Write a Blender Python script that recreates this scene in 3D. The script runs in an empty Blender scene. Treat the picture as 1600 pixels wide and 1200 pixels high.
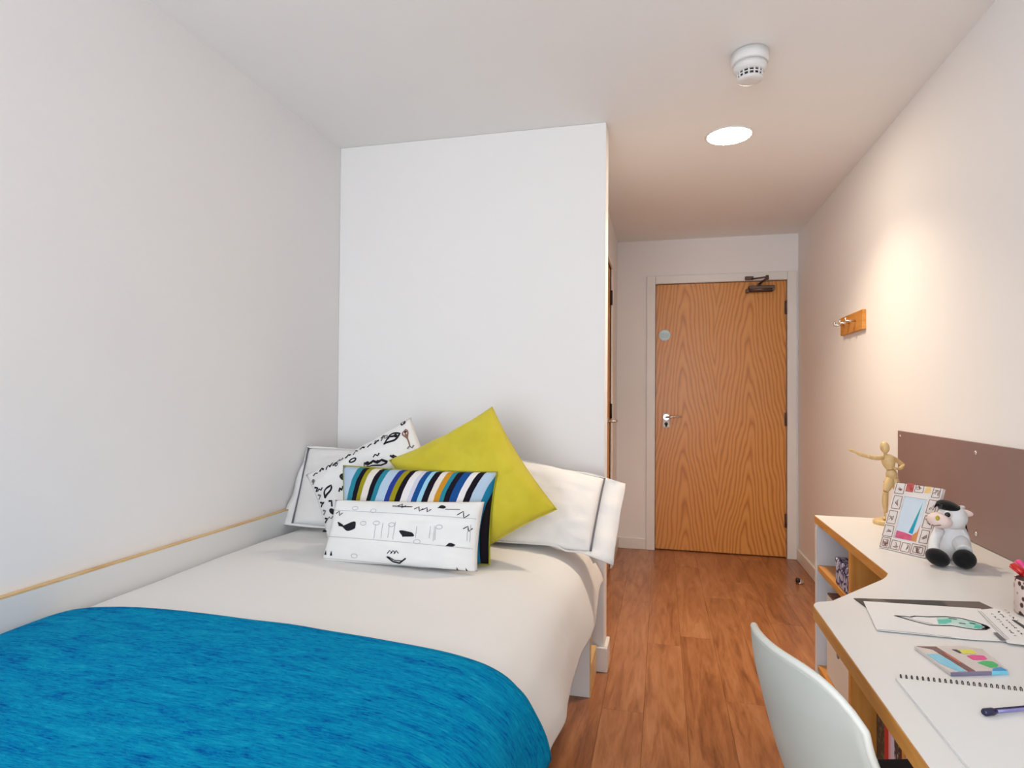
import bpy, bmesh, math, random
from mathutils import Vector, Matrix, noise
random.seed(7)
S = bpy.context.scene
C = S.collection
PI = math.pi

# ------------------------------------------------------------------ camera
F_PX, YAW, PITCH, ROLL, CAM_H = 948.4, .2417, .0153, .007, 1.197
FWD = Vector((-math.sin(YAW)*math.cos(PITCH), math.cos(YAW)*math.cos(PITCH), math.sin(PITCH)))
_rt = Vector((math.cos(YAW), math.sin(YAW), 0)); _up = _rt.cross(FWD)
RT = _rt*math.cos(ROLL) + _up*math.sin(ROLL)
UP = -_rt*math.sin(ROLL) + _up*math.cos(ROLL)
EYE = Vector((0, 0, CAM_H))
cam_d = bpy.data.cameras.new('camera'); cam = bpy.data.objects.new('camera', cam_d); C.objects.link(cam)
cam_d.sensor_width = 36; cam_d.lens = F_PX/1600*36; cam_d.clip_start = .02
cam.matrix_world = Matrix(((RT.x, UP.x, -FWD.x, EYE.x), (RT.y, UP.y, -FWD.y, EYE.y), (RT.z, UP.z, -FWD.z, EYE.z), (0, 0, 0, 1)))
S.camera = cam

# ------------------------------------------------------------------ world, lights, exposure
w = bpy.data.worlds.new('world'); S.world = w; w.use_nodes = True
bg = w.node_tree.nodes['Background']; bg.inputs[0].default_value = (.80, .88, 1, 1); bg.inputs[1].default_value = 1.2
S.view_settings.view_transform = 'Standard'; S.view_settings.look = 'None'
S.view_settings.gamma = 1; S.view_settings.use_curve_mapping = False
S.view_settings.exposure = 0.21

def area(name, loc, target, sx, sy, power, col, spread=PI):
    d = bpy.data.lights.new(name, 'AREA'); d.shape = 'RECTANGLE'; d.size = sx; d.size_y = sy
    d.energy = power; d.color = col; d.spread = spread
    o = bpy.data.objects.new(name, d); C.objects.link(o); o.location = loc
    o.rotation_euler = (Vector(target)-Vector(loc)).to_track_quat('-Z', 'Y').to_euler()
    return o
area('window_daylight', (-.5, -1.84, 1.2), (-.4, 3, 2.1), 1.8, 2.0, 62, (.86, .945, 1.0))

# the pixel of the photograph -> point on a plane of the room (only used to measure the place)
def at(px, py, **k):
    d = RT*((px-800)/F_PX) - UP*((py-600)/F_PX) + FWD
    (a, v), = k.items(); i = 'xyz'.index(a)
    return EYE + d*((v-EYE[i])/d[i])

# ------------------------------------------------------------------ helpers
def new_mat(name, col, rough=.6, spec=.5, metal=0, **kw):
    m = bpy.data.materials.new(name); m.use_nodes = True
    b = m.node_tree.nodes['Principled BSDF']
    b.inputs['Base Color'].default_value = (*col, 1); b.inputs['Roughness'].default_value = rough
    b.inputs['Specular IOR Level'].default_value = spec; b.inputs['Metallic'].default_value = metal
    for k, v in kw.items(): b.inputs[k.replace('_', ' ')].default_value = v
    return m
def srgb(r, g, b):
    return tuple(((c/255+.055)/1.055)**2.4 if c/255 > .04045 else c/255/12.92 for c in (r, g, b))
class NT:
    def __init__(s, m): s.t = m.node_tree; s.n = s.t.nodes; s.b = s.n['Principled BSDF']
    def add(s, typ, **kw):
        n = s.n.new(typ)
        for k, v in kw.items():
            if k in n.inputs.keys(): n.inputs[k].default_value = v
            else: setattr(n, k, v)
        return n
    def link(s, a, b): s.t.links.new(a, b)
    def coords(s, scale=(1, 1, 1), out='Object'):
        tc = s.add('ShaderNodeTexCoord'); mp = s.add('ShaderNodeMapping')
        mp.inputs['Scale'].default_value = scale; s.link(tc.outputs[out], mp.inputs[0]); return mp.outputs[0]
    def noise(s, vec, scale, detail=3, rough=.5, dist=0):
        n = s.add('ShaderNodeTexNoise'); n.inputs['Scale'].default_value = scale; n.inputs['Detail'].default_value = detail
        n.inputs['Roughness'].default_value = rough; n.inputs['Distortion'].default_value = dist
        s.link(vec, n.inputs['Vector']); return n.outputs['Fac']
    def ramp(s, fac, stops, interp='LINEAR'):
        r = s.add('ShaderNodeValToRGB'); e = r.color_ramp.elements; r.color_ramp.interpolation = interp
        while len(e) < len(stops): e.new(.5)
        for i, (p, c) in enumerate(stops): e[i].position = p; e[i].color = (*c, 1)
        s.link(fac, r.inputs[0]); return r.outputs[0]
    def math(s, op, a, b=None):
        n = s.add('ShaderNodeMath', operation=op)
        for i, v in enumerate((a, b)):
            if v is None: continue
            if isinstance(v, (int, float)): n.inputs[i].default_value = v
            else: s.link(v, n.inputs[i])
        return n.outputs[0]
    def bump(s, h, strength=.2, dist=.002):
        b = s.add('ShaderNodeBump'); b.inputs['Strength'].default_value = strength; b.inputs['Distance'].default_value = dist
        s.link(h, b.inputs['Height']); s.link(b.outputs[0], s.b.inputs['Normal'])
    def color(s, c): s.link(c, s.b.inputs['Base Color'])

def mat_noise(name, c1, c2, scale, rough=.6, vscale=(1, 1, 1), bump=0, spec=.5, bscale=None):
    m = new_mat(name, c1, rough, spec); t = NT(m); v = t.coords(vscale)
    n = t.noise(v, scale, 4); t.color(t.ramp(n, [(.3, c1), (.7, c2)]))
    if bump: t.bump(t.noise(v, bscale or scale*4, 3), bump)
    return m

def paint(name, c, bump=.06):
    return mat_noise(name, c, tuple(x*.985 for x in c), 2.0, .75, bump=bump, bscale=220, spec=.3)
M = {}
M['wall'] = paint('wall_paint', (.88, .858, .852))
M['ceil'] = paint('ceiling_paint', (.91, .90, .89))
M['gloss'] = mat_noise('white_gloss_paint', (.82, .80, .78), (.80, .78, .76), 3, .35)
def wood(name, c1, c2, c3, vs, scale, rough=.4, bump=.1):
    m = new_mat(name, c1, rough); t = NT(m); v = t.coords(vs)
    a = t.noise(v, scale, 5, .6, .4); t.color(t.ramp(a, [(.25, c3), (.48, c1), (.75, c2)]))
    t.bump(t.noise(v, scale*3, 3), bump, .001); return m
M['ply'] = wood('birch_ply_edge', srgb(206, 140, 62), srgb(220, 160, 84), srgb(184, 116, 44), (3, 1.2, 12), 4)
M['plyx'] = wood('oak_laminate', srgb(208, 142, 66), srgb(218, 158, 82), srgb(190, 122, 50), (14, 14, 1.0), 3)
M['plyedge'] = wood('pale_ply_edge', srgb(224, 186, 128), srgb(232, 200, 146), srgb(206, 160, 100), (2, 2, 8), 5)
M['lam'] = mat_noise('white_laminate', (.80, .80, .79), (.78, .78, .77), 4, .30)
M['lamlit'] = mat_noise('blue_lit_laminate', (.70, .72, .77), (.68, .70, .75), 4, .4)  # white laminate tinted for the bluish light inside the bookcase

# oak veneer of the entrance door: two cathedral figures standing side by side
def door_wood():
    m = new_mat('oak_veneer', (.5, .25, .08), .33); t = NT(m)
    tc = t.add('ShaderNodeTexCoord'); sp = t.add('ShaderNodeSeparateXYZ'); t.link(tc.outputs['Object'], sp.inputs[0])
    x, z = sp.outputs[0], sp.outputs[2]
    # distance from the nearer figure axis (x = .2, .66 of the leaf)
    lo_ = t.noise(t.coords((1.2, 1, .8)), 2.0, 1, .5)
    xo = t.math('ADD', x, t.math('MULTIPLY', t.math('SUBTRACT', lo_, .5), .10))
    d1 = t.math('ABSOLUTE', t.math('SUBTRACT', xo, .215)); d2 = t.math('ABSOLUTE', t.math('SUBTRACT', xo, .675))
    d = t.math('MINIMUM', d1, d2)
    dd = t.math('SQRT', t.math('ADD', t.math('MULTIPLY', d, d), .0006))
    n1 = t.noise(t.coords((5, 1, 1.1)), 2.2, 2, .5)
    g = t.math('ADD', t.math('ADD', t.math('MULTIPLY', dd, 7.5), t.math('MULTIPLY', z, 1.0)), t.math('MULTIPLY', n1, .42))
    s = t.math('SINE', t.math('MULTIPLY', g, 31))
    s = t.math('ADD', t.math('MULTIPLY', s, .5), .5)
    fine = t.noise(t.coords((90, 1, 3)), 6, 3, .6)
    s = t.math('ADD', t.math('MULTIPLY', t.math('POWER', s, .6), .62), t.math('MULTIPLY', fine, .38))
    t.color(t.ramp(s, [(.15, srgb(178, 106, 42)), (.46, srgb(208, 138, 64)), (.85, srgb(222, 156, 82))]))
    t.bump(fine, .08, .001)
    return m
M['door'] = door_wood()

def plank_mat():
    m = new_mat('floor_plank', (.3, .13, .06), .30); t = NT(m)
    oi = t.add('ShaderNodeObjectInfo')
    tc = t.add('ShaderNodeTexCoord'); mp = t.add('ShaderNodeMapping'); mp.inputs['Scale'].default_value = (7, .8, 1)
    t.link(tc.outputs['Object'], mp.inputs[0])
    cb = t.add('ShaderNodeCombineXYZ'); t.link(t.math('MULTIPLY', oi.outputs['Random'], 37), cb.inputs[1]); t.link(t.math('MULTIPLY', oi.outputs['Random'], 19), cb.inputs[0])
    t.link(cb.outputs[0], mp.inputs['Location'])
    a = t.noise(mp.outputs[0], 2.2, 5, .62, 1.6)
    wv = t.noise(mp.outputs[0], 9, 3, .6, .6)
    f = t.math('ADD', t.math('MULTIPLY', a, .75), t.math('MULTIPLY', wv, .25))
    f = t.math('ADD', f, t.math('MULTIPLY', t.math('SUBTRACT', oi.outputs['Random'], .5), .12))
    t.color(t.ramp(f, [(.28, srgb(116, 68, 40)), (.45, srgb(158, 102, 64)), (.56, srgb(174, 118, 78)), (.72, srgb(190, 136, 98))]))
    t.bump(wv, .06, .001)
    return m
M['plank'] = plank_mat()
M['sub'] = mat_noise('dark_underlay', (.10, .05, .03), (.12, .06, .035), 20, .9)
M['dark'] = mat_noise('black_plastic', (.012, .012, .014), (.02, .02, .022), 30, .45)
M['chrome'] = mat_noise('brushed_steel', (.75, .74, .72), (.68, .67, .66), 40, .22); M['chrome'].node_tree.nodes['Principled BSDF'].inputs['Metallic'].default_value = 1
M['bronze'] = mat_noise('bronze_metal', (.10, .065, .055), (.14, .09, .075), 20, .38); M['bronze'].node_tree.nodes['Principled BSDF'].inputs['Metallic'].default_value = .6
M['whiteplastic'] = mat_noise('white_plastic', (.80, .79, .78), (.78, .77, .76), 8, .4)

def bm_(): return bmesh.new()
def box(bm, x0, x1, y0, y1, z0, z1, bev=0, seg=1, mi=0):
    vs = [bm.verts.new(p) for p in ((x0,y0,z0),(x1,y0,z0),(x1,y1,z0),(x0,y1,z0),(x0,y0,z1),(x1,y0,z1),(x1,y1,z1),(x0,y1,z1))]
    fs = [bm.faces.new([vs[i] for i in f]) for f in ((0,3,2,1),(4,5,6,7),(0,1,5,4),(1,2,6,5),(2,3,7,6),(3,0,4,7))]
    for f in fs: f.material_index = mi
    if bev:
        es = list({e for f in fs for e in f.edges})
        bmesh.ops.bevel(bm, geom=es, offset=bev, segments=seg, affect='EDGES', profile=.5)
    return vs
def prism(bm, poly, z0, z1, bev=0):
    a = [bm.verts.new((p[0], p[1], z0)) for p in poly]; b = [bm.verts.new((p[0], p[1], z1)) for p in poly]
    n = len(poly); fs = [bm.faces.new(a[::-1]), bm.faces.new(b)]
    for i in range(n): fs.append(bm.faces.new((a[i], a[(i+1)%n], b[(i+1)%n], b[i])))
    if bev: bmesh.ops.bevel(bm, geom=list({e for f in fs[:2] for e in f.edges}), offset=bev, segments=2, affect='EDGES')
def tube(bm, pts, r, seg=8, closed=False, radii=None, mi=0):
    pts = [Vector(p) for p in pts]; n = len(pts); rings = []
    up = None
    for i, p in enumerate(pts):
        if closed: d = pts[(i+1)%n]-pts[i-1]
        else: d = pts[min(i+1, n-1)]-pts[max(i-1, 0)]
        d.normalize()
        if up is None:
            up = Vector((0, 0, 1)) if abs(d.z) < .9 else Vector((1, 0, 0))
        s = d.cross(up)
        if s.length < 1e-6: s = d.orthogonal()
        s.normalize(); up = s.cross(d).normalized()
        rr = radii[i] if radii else r
        rings.append([bm.verts.new(p + s*(rr*math.cos(2*PI*k/seg)) + up*(rr*math.sin(2*PI*k/seg))) for k in range(seg)])
    m = n if closed else n-1
    for i in range(m):
        a, b = rings[i], rings[(i+1)%n]
        for k in range(seg):
            f = bm.faces.new((a[k], a[(k+1)%seg], b[(k+1)%seg], b[k])); f.smooth = True; f.material_index = mi
    if not closed:
        for rg in (rings[0][::-1], rings[-1]):
            f = bm.faces.new(rg); f.material_index = mi
def lathe(bm, c, prof, seg=32, axis='z', smooth=True):
    c = Vector(c); rings = []
    for r, h in prof:
        ring = []
        for k in range(seg):
            a = 2*PI*k/seg
            o = {'z': (r*math.cos(a), r*math.sin(a), h), 'y': (r*math.cos(a), h, r*math.sin(a)), 'x': (h, r*math.cos(a), r*math.sin(a))}[axis]
            ring.append(bm.verts.new(c+Vector(o)))
        rings.append(ring)
    for a, b in zip(rings, rings[1:]):
        for k in range(seg):
            f = bm.faces.new((a[k], a[(k+1)%seg], b[(k+1)%seg], b[k])); f.smooth = smooth
    bm.faces.new(rings[0][::-1]); bm.faces.new(rings[-1])
def ell(bm, c, r, rot=None, seg=20, rings=12, mi=0):
    mt = Matrix.Translation(Vector(c)) @ (rot.to_4x4() if rot else Matrix.Identity(4)) @ Matrix.Diagonal((*r, 1))
    g = bmesh.ops.create_uvsphere(bm, u_segments=seg, v_segments=rings, radius=1, matrix=mt)
    for v in g['verts']:
        for f in v.link_faces: f.smooth = True; f.material_index = mi
def link(o, parent=None):
    C.objects.link(o)
    if parent is not None:
        o.parent = parent
        o.matrix_parent_inverse = PINV.get(parent.name, Matrix.Identity(4))
    return o
PINV = {}
def obj(name, bm, mat, parent=None, smooth=False, origin=None, fixn=True):
    if fixn: bmesh.ops.recalc_face_normals(bm, faces=bm.faces)
    if origin is not None:
        o_ = Vector(origin)
        for v in bm.verts: v.co -= o_
    me = bpy.data.meshes.new(name); bm.to_mesh(me); bm.free()
    for m in (mat if isinstance(mat, (list, tuple)) else [mat]): me.materials.append(M[m] if isinstance(m, str) else m)
    if smooth:
        for p in me.polygons: p.use_smooth = True
    o = bpy.data.objects.new(name, me)
    if origin is not None: o.location = origin; 
    link(o, parent)
    if origin is not None: PINV[o.name] = Matrix.Translation(Vector(origin)).inverted()
    return o
def tag(o, label=None, cat=None, group=None, kind=None):
    if label: o['label'] = label
    if cat: o['category'] = cat
    if group: o['group'] = group
    if kind: o['kind'] = kind
    return o
def thing(name, label, cat, loc, group=None):
    o = bpy.data.objects.new(name, None); o.empty_display_size = .05; o.location = loc; C.objects.link(o)
    PINV[o.name] = Matrix.Translation(Vector(loc)).inverted()
    return tag(o, label, cat, group)
def bx(name, mat, parent, *a, **k):
    bm = bm_(); box(bm, *a, **k); return obj(name, bm, mat, parent)
def struct(o, label, cat): return tag(o, label, cat, kind='structure')

# ------------------------------------------------------------------ the room
XL, XR, YB, YD, XC, XK, H, YW = -1.527, .972, 2.6605, 4.8186, -.2386, -.34, 2.3885, -1.9
T = .1
# floor: dark underlay and single planks
bm = bm_(); box(bm, XL-T, XR+T, YW-T, YD+.25, -.06, -.012)
floor = struct(obj('floor', bm, 'sub'), 'brown wood plank floor running along the room to the door', 'floor')
PWID, PLEN = .155, 1.26
mesh_cache = {}
def plank(x0, x1, y0, y1):
    key = (round(x1-x0, 3), round(y1-y0, 3))
    if key not in mesh_cache:
        b = bm_(); hx, hy = (x1-x0)/2-.0003, (y1-y0)/2-.0003
        box(b, -hx, hx, -hy, hy, -.012, 0, .0006)
        bmesh.ops.recalc_face_normals(b, faces=b.faces)
        me = bpy.data.meshes.new('plank'); b.to_mesh(me); b.free(); me.materials.append(M['plank']); mesh_cache[key] = me
    o = bpy.data.objects.new('plank', mesh_cache[key]); o.location = ((x0+x1)/2, (y0+y1)/2, 0); link(o, floor)
k = math.floor((XL-.093)/PWID); offs = [0, .5, .22, .78, .36, .64, .1]
while .093+k*PWID < XR:
    x0, x1 = max(.093+k*PWID, XL), min(.093+(k+1)*PWID, XR)
    y = YW - offs[k % 7]*PLEN*.98
    while y < YD+.2:
        y0, y1 = max(y, YW), min(y+PLEN, YD+.2)
        if y1-y0 > .03 and x1-x0 > .01 and not (x1 < XK and y0 > YB): plank(x0, x1, y0, y1)
        y += PLEN
    k += 1
struct(bx('ceiling', 'ceil', None, XL-T, XR+T, YW-T, YD+.25, H, H+.1), 'plain white ceiling over the room and the corridor', 'ceiling')
struct(bx('wall_left', 'wall', None, XL-T, XL, YW-T, YB+.1, -.05, H), 'plain white wall along the side of the bed', 'wall')
struct(bx('wall_right', 'wall', None, XR, XR+T, YW-T, YD+.25, -.05, H), 'plain white wall beside the desk carrying the pinboard', 'wall')
bm = bm_(); box(bm, XL, XC, YB, YB+.12, -.05, H, .004, 2)
struct(obj('wall_head', bm, 'wall'), 'plain white wall behind the pillows ending at the corridor', 'wall')
# corridor wall with the opening of the bathroom door
BD0, BD1, BDH = 3.46, 4.22, 2.06
bm = bm_()
box(bm, XK-T, XK, YB+.12, BD0, -.05, H); box(bm, XK-T, XK, BD1, YD+.12, -.05, H); box(bm, XK-T, XK, BD0, BD1, BDH, H)
struct(obj('wall_corridor', bm, 'wall'), 'narrow strip of corridor wall holding the bathroom door', 'wall')
# end wall with the door opening
DL, DR, DH = -.044, .892, 2.045
bm = bm_(); box(bm, XK, DL-.03, YD, YD+.14, -.05, H); box(bm, DR+.03, XR, YD, YD+.14, -.05, H); box(bm, DL-.03, DR+.03, YD, YD+.14, DH+.03, H)
struct(obj('wall_end', bm, 'wall'), 'end wall of the corridor around the wooden door', 'wall')
bm = bm_(); box(bm, XL-T, XR+T, YD+.26, YD+.3, -.05, H)
struct(obj('light_leak_blocker', bm, 'wall'), 'unseen panel added behind the closed door to block stray light', 'wall')  # added out of view to stop light leaking in around the door
# window wall behind the camera
WX0, WX1, WZ0, WZ1 = -1.45, .45, .15, 2.25
bm = bm_()
box(bm, XL, WX0, YW-T, YW, -.05, H); box(bm, WX1, XR, YW-T, YW, -.05, H)
box(bm, WX0, WX1, YW-T, YW, -.05, WZ0); box(bm, WX0, WX1, YW-T, YW, WZ1, H)
struct(obj('wall_window', bm, 'wall'), 'white wall with the window opposite the corridor', 'wall')
bm = bm_()
for a in ((WX0, WX0+.05, WZ0, WZ1), (WX1-.05, WX1, WZ0, WZ1), (WX0+.05, WX1-.05, WZ0, WZ0+.05), (WX0+.05, WX1-.05, WZ1-.05, WZ1), (-.525, -.475, WZ0+.05, WZ1-.05)):
    box(bm, a[0], a[1], YW-.09, YW-.03, a[2], a[3], .004)
win = struct(obj('window_1', bm, 'gloss'), 'white framed window opposite the corridor', 'window')
M['glass'] = new_mat('window_glass', (1, 1, 1), .02, .5, Transmission_Weight=1.0)
for a, b in ((WX0+.05, -.525), (-.475, WX1-.05)): bx('pane', 'glass', win, a, b, YW-.065, YW-.059, WZ0+.05, WZ1-.05)

# skirting boards
def skirt(name, label, *a):
    b = bm_(); box(b, *a, .004, 2); struct(obj(name, b, 'gloss'), label, 'skirting')
skirt('baseboard_right', 'white skirting board along the wall beside the desk', XR-.016, XR, YW, YD-.02, 0, .085)
skirt('baseboard_head', 'white skirting board on the wall behind the bed', XL, XC+.016, YB-.016, YB, 0, .105)
skirt('baseboard_corridor_edge', 'white skirting return on the edge of the bed wall', XC, XC+.016, YB+.001, YB+.12, 0, .105)
skirt('baseboard_end', 'short white skirting board left of the wooden door', XK+.016, DL-.071, YD-.016, YD, 0, .085)
skirt('baseboard_corridor', 'white skirting board beside the bathroom door', XK, XK+.016, BD1+.07, YD-.016, 0, .085)

# ------------------------------------------------------------------ entrance door
bm = bm_(); yf = YD-.016
box(bm, DL-.07, DL-.004, yf, YD, 0, DH+.066, .004, 2); box(bm, DR+.004, min(DR+.07, XR-.001), yf, YD, 0, DH+.066, .004, 2)
box(bm, DL-.0035, DR+.0035, yf, YD, DH+.004, DH+.066, .004, 2)
box(bm, DL-.03, DL-.004, YD, YD+.12, 0, DH+.03); box(bm, DR+.004, DR+.03, YD, YD+.12, 0, DH+.03); box(bm, DL-.0035, DR+.0035, YD, YD+.12, DH+.004, DH+.03)
struct(obj('trim_1', bm, 'gloss'), 'white architrave around the wooden entrance door', 'door frame')
door = thing('door_1', 'oak veneered entrance door with closer at the end of the corridor', 'door', (DL, YD+.012, 0)); door['kind'] = 'structure'
bm = bm_(); box(bm, DL, DR, YD+.012, YD+.056, .008, DH, .0015)
obj('door_leaf', bm, 'door', door, origin=(DL, YD+.012, 0))
yd = YD+.012
for z in (1.845, 1.02, .275):
    b = bm_(); tube(b, [(DR+.001, yd-.006, z-.05), (DR+.001, yd-.006, z+.05)], .007, 10); box(b, DR-.012, DR+.001, yd-.002, yd, z-.05, z+.05)
    obj('hinge', b, 'bronze', door)
h = at(1041, 657, y=yd); hx, hz = h.x, h.z
b = bm_(); box(b, hx-.026, hx+.026, yd-.009, yd, hz-.055, hz+.055, .006, 3)
plate = obj('handle_plate', b, 'whiteplastic', door)
b = bm_(); lathe(b, (hx, yd-.012, hz-.025), [(.013, 0), (.013, .004)], 20, 'y'); box(b, hx-.007, hx+.007, yd-.012, yd-.0085, hz-.048, hz-.025); obj('keyhole', b, 'dark', plate)
b = bm_(); tube(b, [(hx, yd-.008, hz+.026), (hx, yd-.05, hz+.026), (hx+.012, yd-.058, hz+.027), (hx+.11, yd-.056, hz+.033)], .008, 12); lathe(b, (hx, yd-.018, hz+.026), [(.022, 0), (.022, .01)], 24, 'y')
obj('lever', b, 'chrome', door)
b = bm_(); c = at(1038.5, 524, y=yd); lathe(b, (c.x, yd-.004, c.z), [(.040, 0), (.044, .0015), (.044, .004)], 36, 'y')
M['sign'] = mat_noise('pale_blue_sign', srgb(205, 225, 228), srgb(190, 212, 220), 6, .3)
sign = obj('fire_door_sign', b, 'sign', door); tag(sign, 'pale round fire door sign')
b = bm_()
for dz, wd in ((.012, .03), (0, .036), (-.012, .026)): box(b, c.x-wd, c.x+wd, yd-.0048, yd-.0038, c.z+dz-.0025, c.z+dz+.0025)
M['signtext'] = mat_noise('sign_grey_print', srgb(150, 180, 190), srgb(160, 188, 198), 8, .5)
obj('sign_print', b, 'signtext', sign)
# door closer with folding arm
cl = bm_(); z0 = 1.985
tube(cl, [(.628, yd-.03, z0-.004), (.79, yd-.03, z0-.004)], .021, 16)
box(cl, .628, .806, yd-.05, yd-.001, z0-.014, z0+.022, .004, 2); box(cl, .606, .63, yd-.045, yd-.01, z0-.028, z0-.002, .003)
closer = obj('closer_body', cl, 'bronze', door); tag(closer, 'bronze door closer')
b = bm_(); tube(b, [(.70, yd-.03, z0+.022), (.70, yd-.03, z0+.04)], .011, 12)
tube(b, [(.70, yd-.03, z0+.036), (.742, yd-.12, z0+.062)], .008, 8); tube(b, [(.742, yd-.12, z0+.07), (.64, yd-.035, z0+.074)], .006, 8)
tube(b, [(.742, yd-.12, z0+.05), (.742, yd-.12, z0+.082)], .011, 12); box(b, .60, .66, yd-.045, yd-.0285, z0+.066, z0+.094, .003)
obj('closer_arm', b, 'bronze', closer)

# ------------------------------------------------------------------ bathroom door in the corridor wall
bm = bm_()
box(bm, XK-.02, XK+.014, BD0-.06, BD0, 0, BDH+.06, .003); box(bm, XK-.02, XK+.014, BD1, BD1+.06, 0, BDH+.06, .003); box(bm, XK-.02, XK+.014, BD0, BD1, BDH, BDH+.06, .003)
struct(obj('trim_2', bm, 'gloss'), 'white architrave around the bathroom door seen edge on', 'door frame')
bd = thing('door_2', 'oak veneered bathroom door seen edge on behind the bed wall', 'door', (XK, BD1, 0)); bd['kind'] = 'structure'
bm = bm_(); box(bm, XK-.05, XK-.006, BD0+.003, BD1-.003, .008, BDH-.003, .0015); obj('door_leaf', bm, 'plyx', bd)
for z in (1.86, 1.08, .25):
    b = bm_(); tube(b, [(XK+.003, BD1-.004, z-.05), (XK+.003, BD1-.004, z+.05)], .008, 10); obj('hinge', b, 'dark', bd)
b = bm_(); lathe(b, (XK-.006, 3.98, 1.02), [(.024, 0), (.024, .009)], 20, 'x'); tube(b, [(XK, 3.98, 1.02), (XK+.045, 3.98, 1.02), (XK+.052, 3.99, 1.02), (XK+.05, 4.1, 1.02)], .009, 10)
obj('lever', b, 'chrome', bd)

# ------------------------------------------------------------------ ceiling lamp and smoke detector
M['glow'] = new_mat('lamp_diffuser', (1, 1, 1), .5); 
g = M['glow'].node_tree.nodes['Principled BSDF']; g.inputs['Emission Color'].default_value = (1, .84, .66, 1); g.inputs['Emission Strength'].default_value = 60
lx, ly = .297, 2.926
lamp = thing('ceiling_lamp', 'glowing round recessed lamp in the ceiling before the door', 'lamp', (lx, ly, H))
b = bm_()
prof = [(.094, -.0005), (.094, -.006), (.103, -.005), (.107, -.0005)]
lathe(b, (lx, ly, H), [(.107, -.0002), (.107, -.002), (.102, -.005), (.095, -.005), (.095, -.003)], 48); obj('trim_ring', b, 'whiteplastic', lamp)
b = bm_(); lathe(b, (lx, ly, H), [(.0935, -.0032), (.0935, -.0052), (.09, -.0062)], 48); obj('diffuser', b, 'glow', lamp)
ld = bpy.data.lights.new('ceiling_lamp_light', 'AREA'); ld.shape = 'DISK'; ld.size = .18; ld.energy = 9; ld.color = (1, .80, .58); ld.spread = math.radians(115)
lo = bpy.data.objects.new('ceiling_lamp_light', ld); lo.location = (lx, ly, H-.0075); C.objects.link(lo)

sx, sy = .296, 2.235
sm = thing('smoke_detector', 'white round smoke detector on the ceiling above the lamp', 'smoke detector', (sx, sy, H))
b = bm_(); lathe(b, (sx, sy, H), [(.056, -.003), (.062, -.003), (.062, -.036), (.058, -.04), (.05, -.04)], 40); obj('base', b, 'whiteplastic', sm)
b = bm_(); lathe(b, (sx, sy, H), [(.054, 0), (.054, -.003)], 40); obj('shadow_gap', b, 'dark', sm)
b = bm_(); lathe(b, (sx, sy, H), [(.05, -.04), (.05, -.0435), (.0565, -.0435), (.056, -.058), (.047, -.068), (.040, -.070)], 40); obj('body', b, 'whiteplastic', sm)
b = bm_(); lathe(b, (sx, sy, H), [(.037, -.066), (.037, -.09)], 32); obj('vent_core', b, 'dark', sm)
for k in range(14):
    a = 2*PI*k/14; b = bm_()
    tube(b, [(sx+.042*math.cos(a), sy+.042*math.sin(a), H-.066), (sx+.038*math.cos(a), sy+.038*math.sin(a), H-.092)], .0035, 6); obj('vent_rib', b, 'whiteplastic', sm)
b = bm_(); tube(b, [(sx+.041*math.cos(2*PI*k/36), sy+.041*math.sin(2*PI*k/36), H-.079) for k in range(36)], .0022, 6, closed=True); obj('vent_ring', b, 'whiteplastic', sm)
b = bm_(); lathe(b, (sx, sy, H), [(.042, -.089), (.042, -.094), (.036, -.098), (.02, -.100)], 36); obj('cap', b, 'whiteplastic', sm)

# ------------------------------------------------------------------ coat rack
cr = thing('coat_rack', 'small wooden coat rack with three steel pegs on the wall', 'coat rack', (XR, 3.48, 1.525))
b = bm_(); box(b, XR-.018, XR, 3.295, 3.668, 1.524, 1.622, .002); obj('back_plate', b, 'ply', cr)
for y in (3.40, 3.50, 3.60):
    b = bm_(); tube(b, [(XR-.018, y, 1.577), (XR-.066, y, 1.577)], .0055, 10); tube(b, [(XR-.064, y, 1.572), (XR-.064, y, 1.596)], .005, 10); obj('peg', b, 'chrome', cr)

# door stop on the floor
ds = thing('door_stop', 'small dome door stop on the floor near the skirting', 'door stop', (.858, 4.204, 0))
b = bm_(); lathe(b, (.858, 4.204, 0), [(.024, 0), (.024, .012), (.018, .022), (.008, .026)], 20); obj('base', b, 'chrome', ds)
b = bm_(); lathe(b, (.843, 4.19, .012), [(.014, 0), (.014, .022), (.009, .027)], 14); obj('rubber_pad', b, 'dark', ds)

# ------------------------------------------------------------------ bed
BY0, BY1, BX0, BX1 = .62, 2.635, XL+.022, -.268
bed = thing('bed_frame', 'white laminate bed frame with plywood edges against the wall', 'bed', (-.9, 1.6, 0))
b = bm_(); box(b, XL+.002, XL+.020, BY0, BY1, .0, .703, .001); obj('side_panel', b, 'lam', bed)
b = bm_(); box(b, XL+.0015, XL+.0205, BY0, BY1, .7035, .7075); obj('panel_edge', b, 'plyedge', bed)
b = bm_(); box(b, BX0, BX1-.02, BY0, BY1, .37, .388); obj('platform', b, 'plyedge', bed)
for y0 in (2.415, .70):
    b = bm_(); box(b, BX1-.12, BX1-.004, y0, y0+.018, 0, .37); lg = obj('leg', b, 'lam', bed)
    b = bm_(); box(b, BX1-.0038, BX1, y0, y0+.018, 0, .37); obj('edge_band', b, 'plyedge', lg)
b = bm_(); box(b, BX1-.02, BX1, 2.436, 2.63, 0, .12, .001); obj('floor_rail', b, 'plyedge', bed)
b = bm_(); box(b, BX1-.018, BX1, BY0, BY1, .30, .389); obj('side_rail', b, 'lam', bed)
b = bm_(); box(b, BX0+.005, BX1-.035, BY0+.02, BY1-.01, .39, .555, .03, 3)
M['mattress'] = mat_noise('white_ticking', (.78, .77, .75), (.74, .73, .71), 60, .9, bump=.2)
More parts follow.
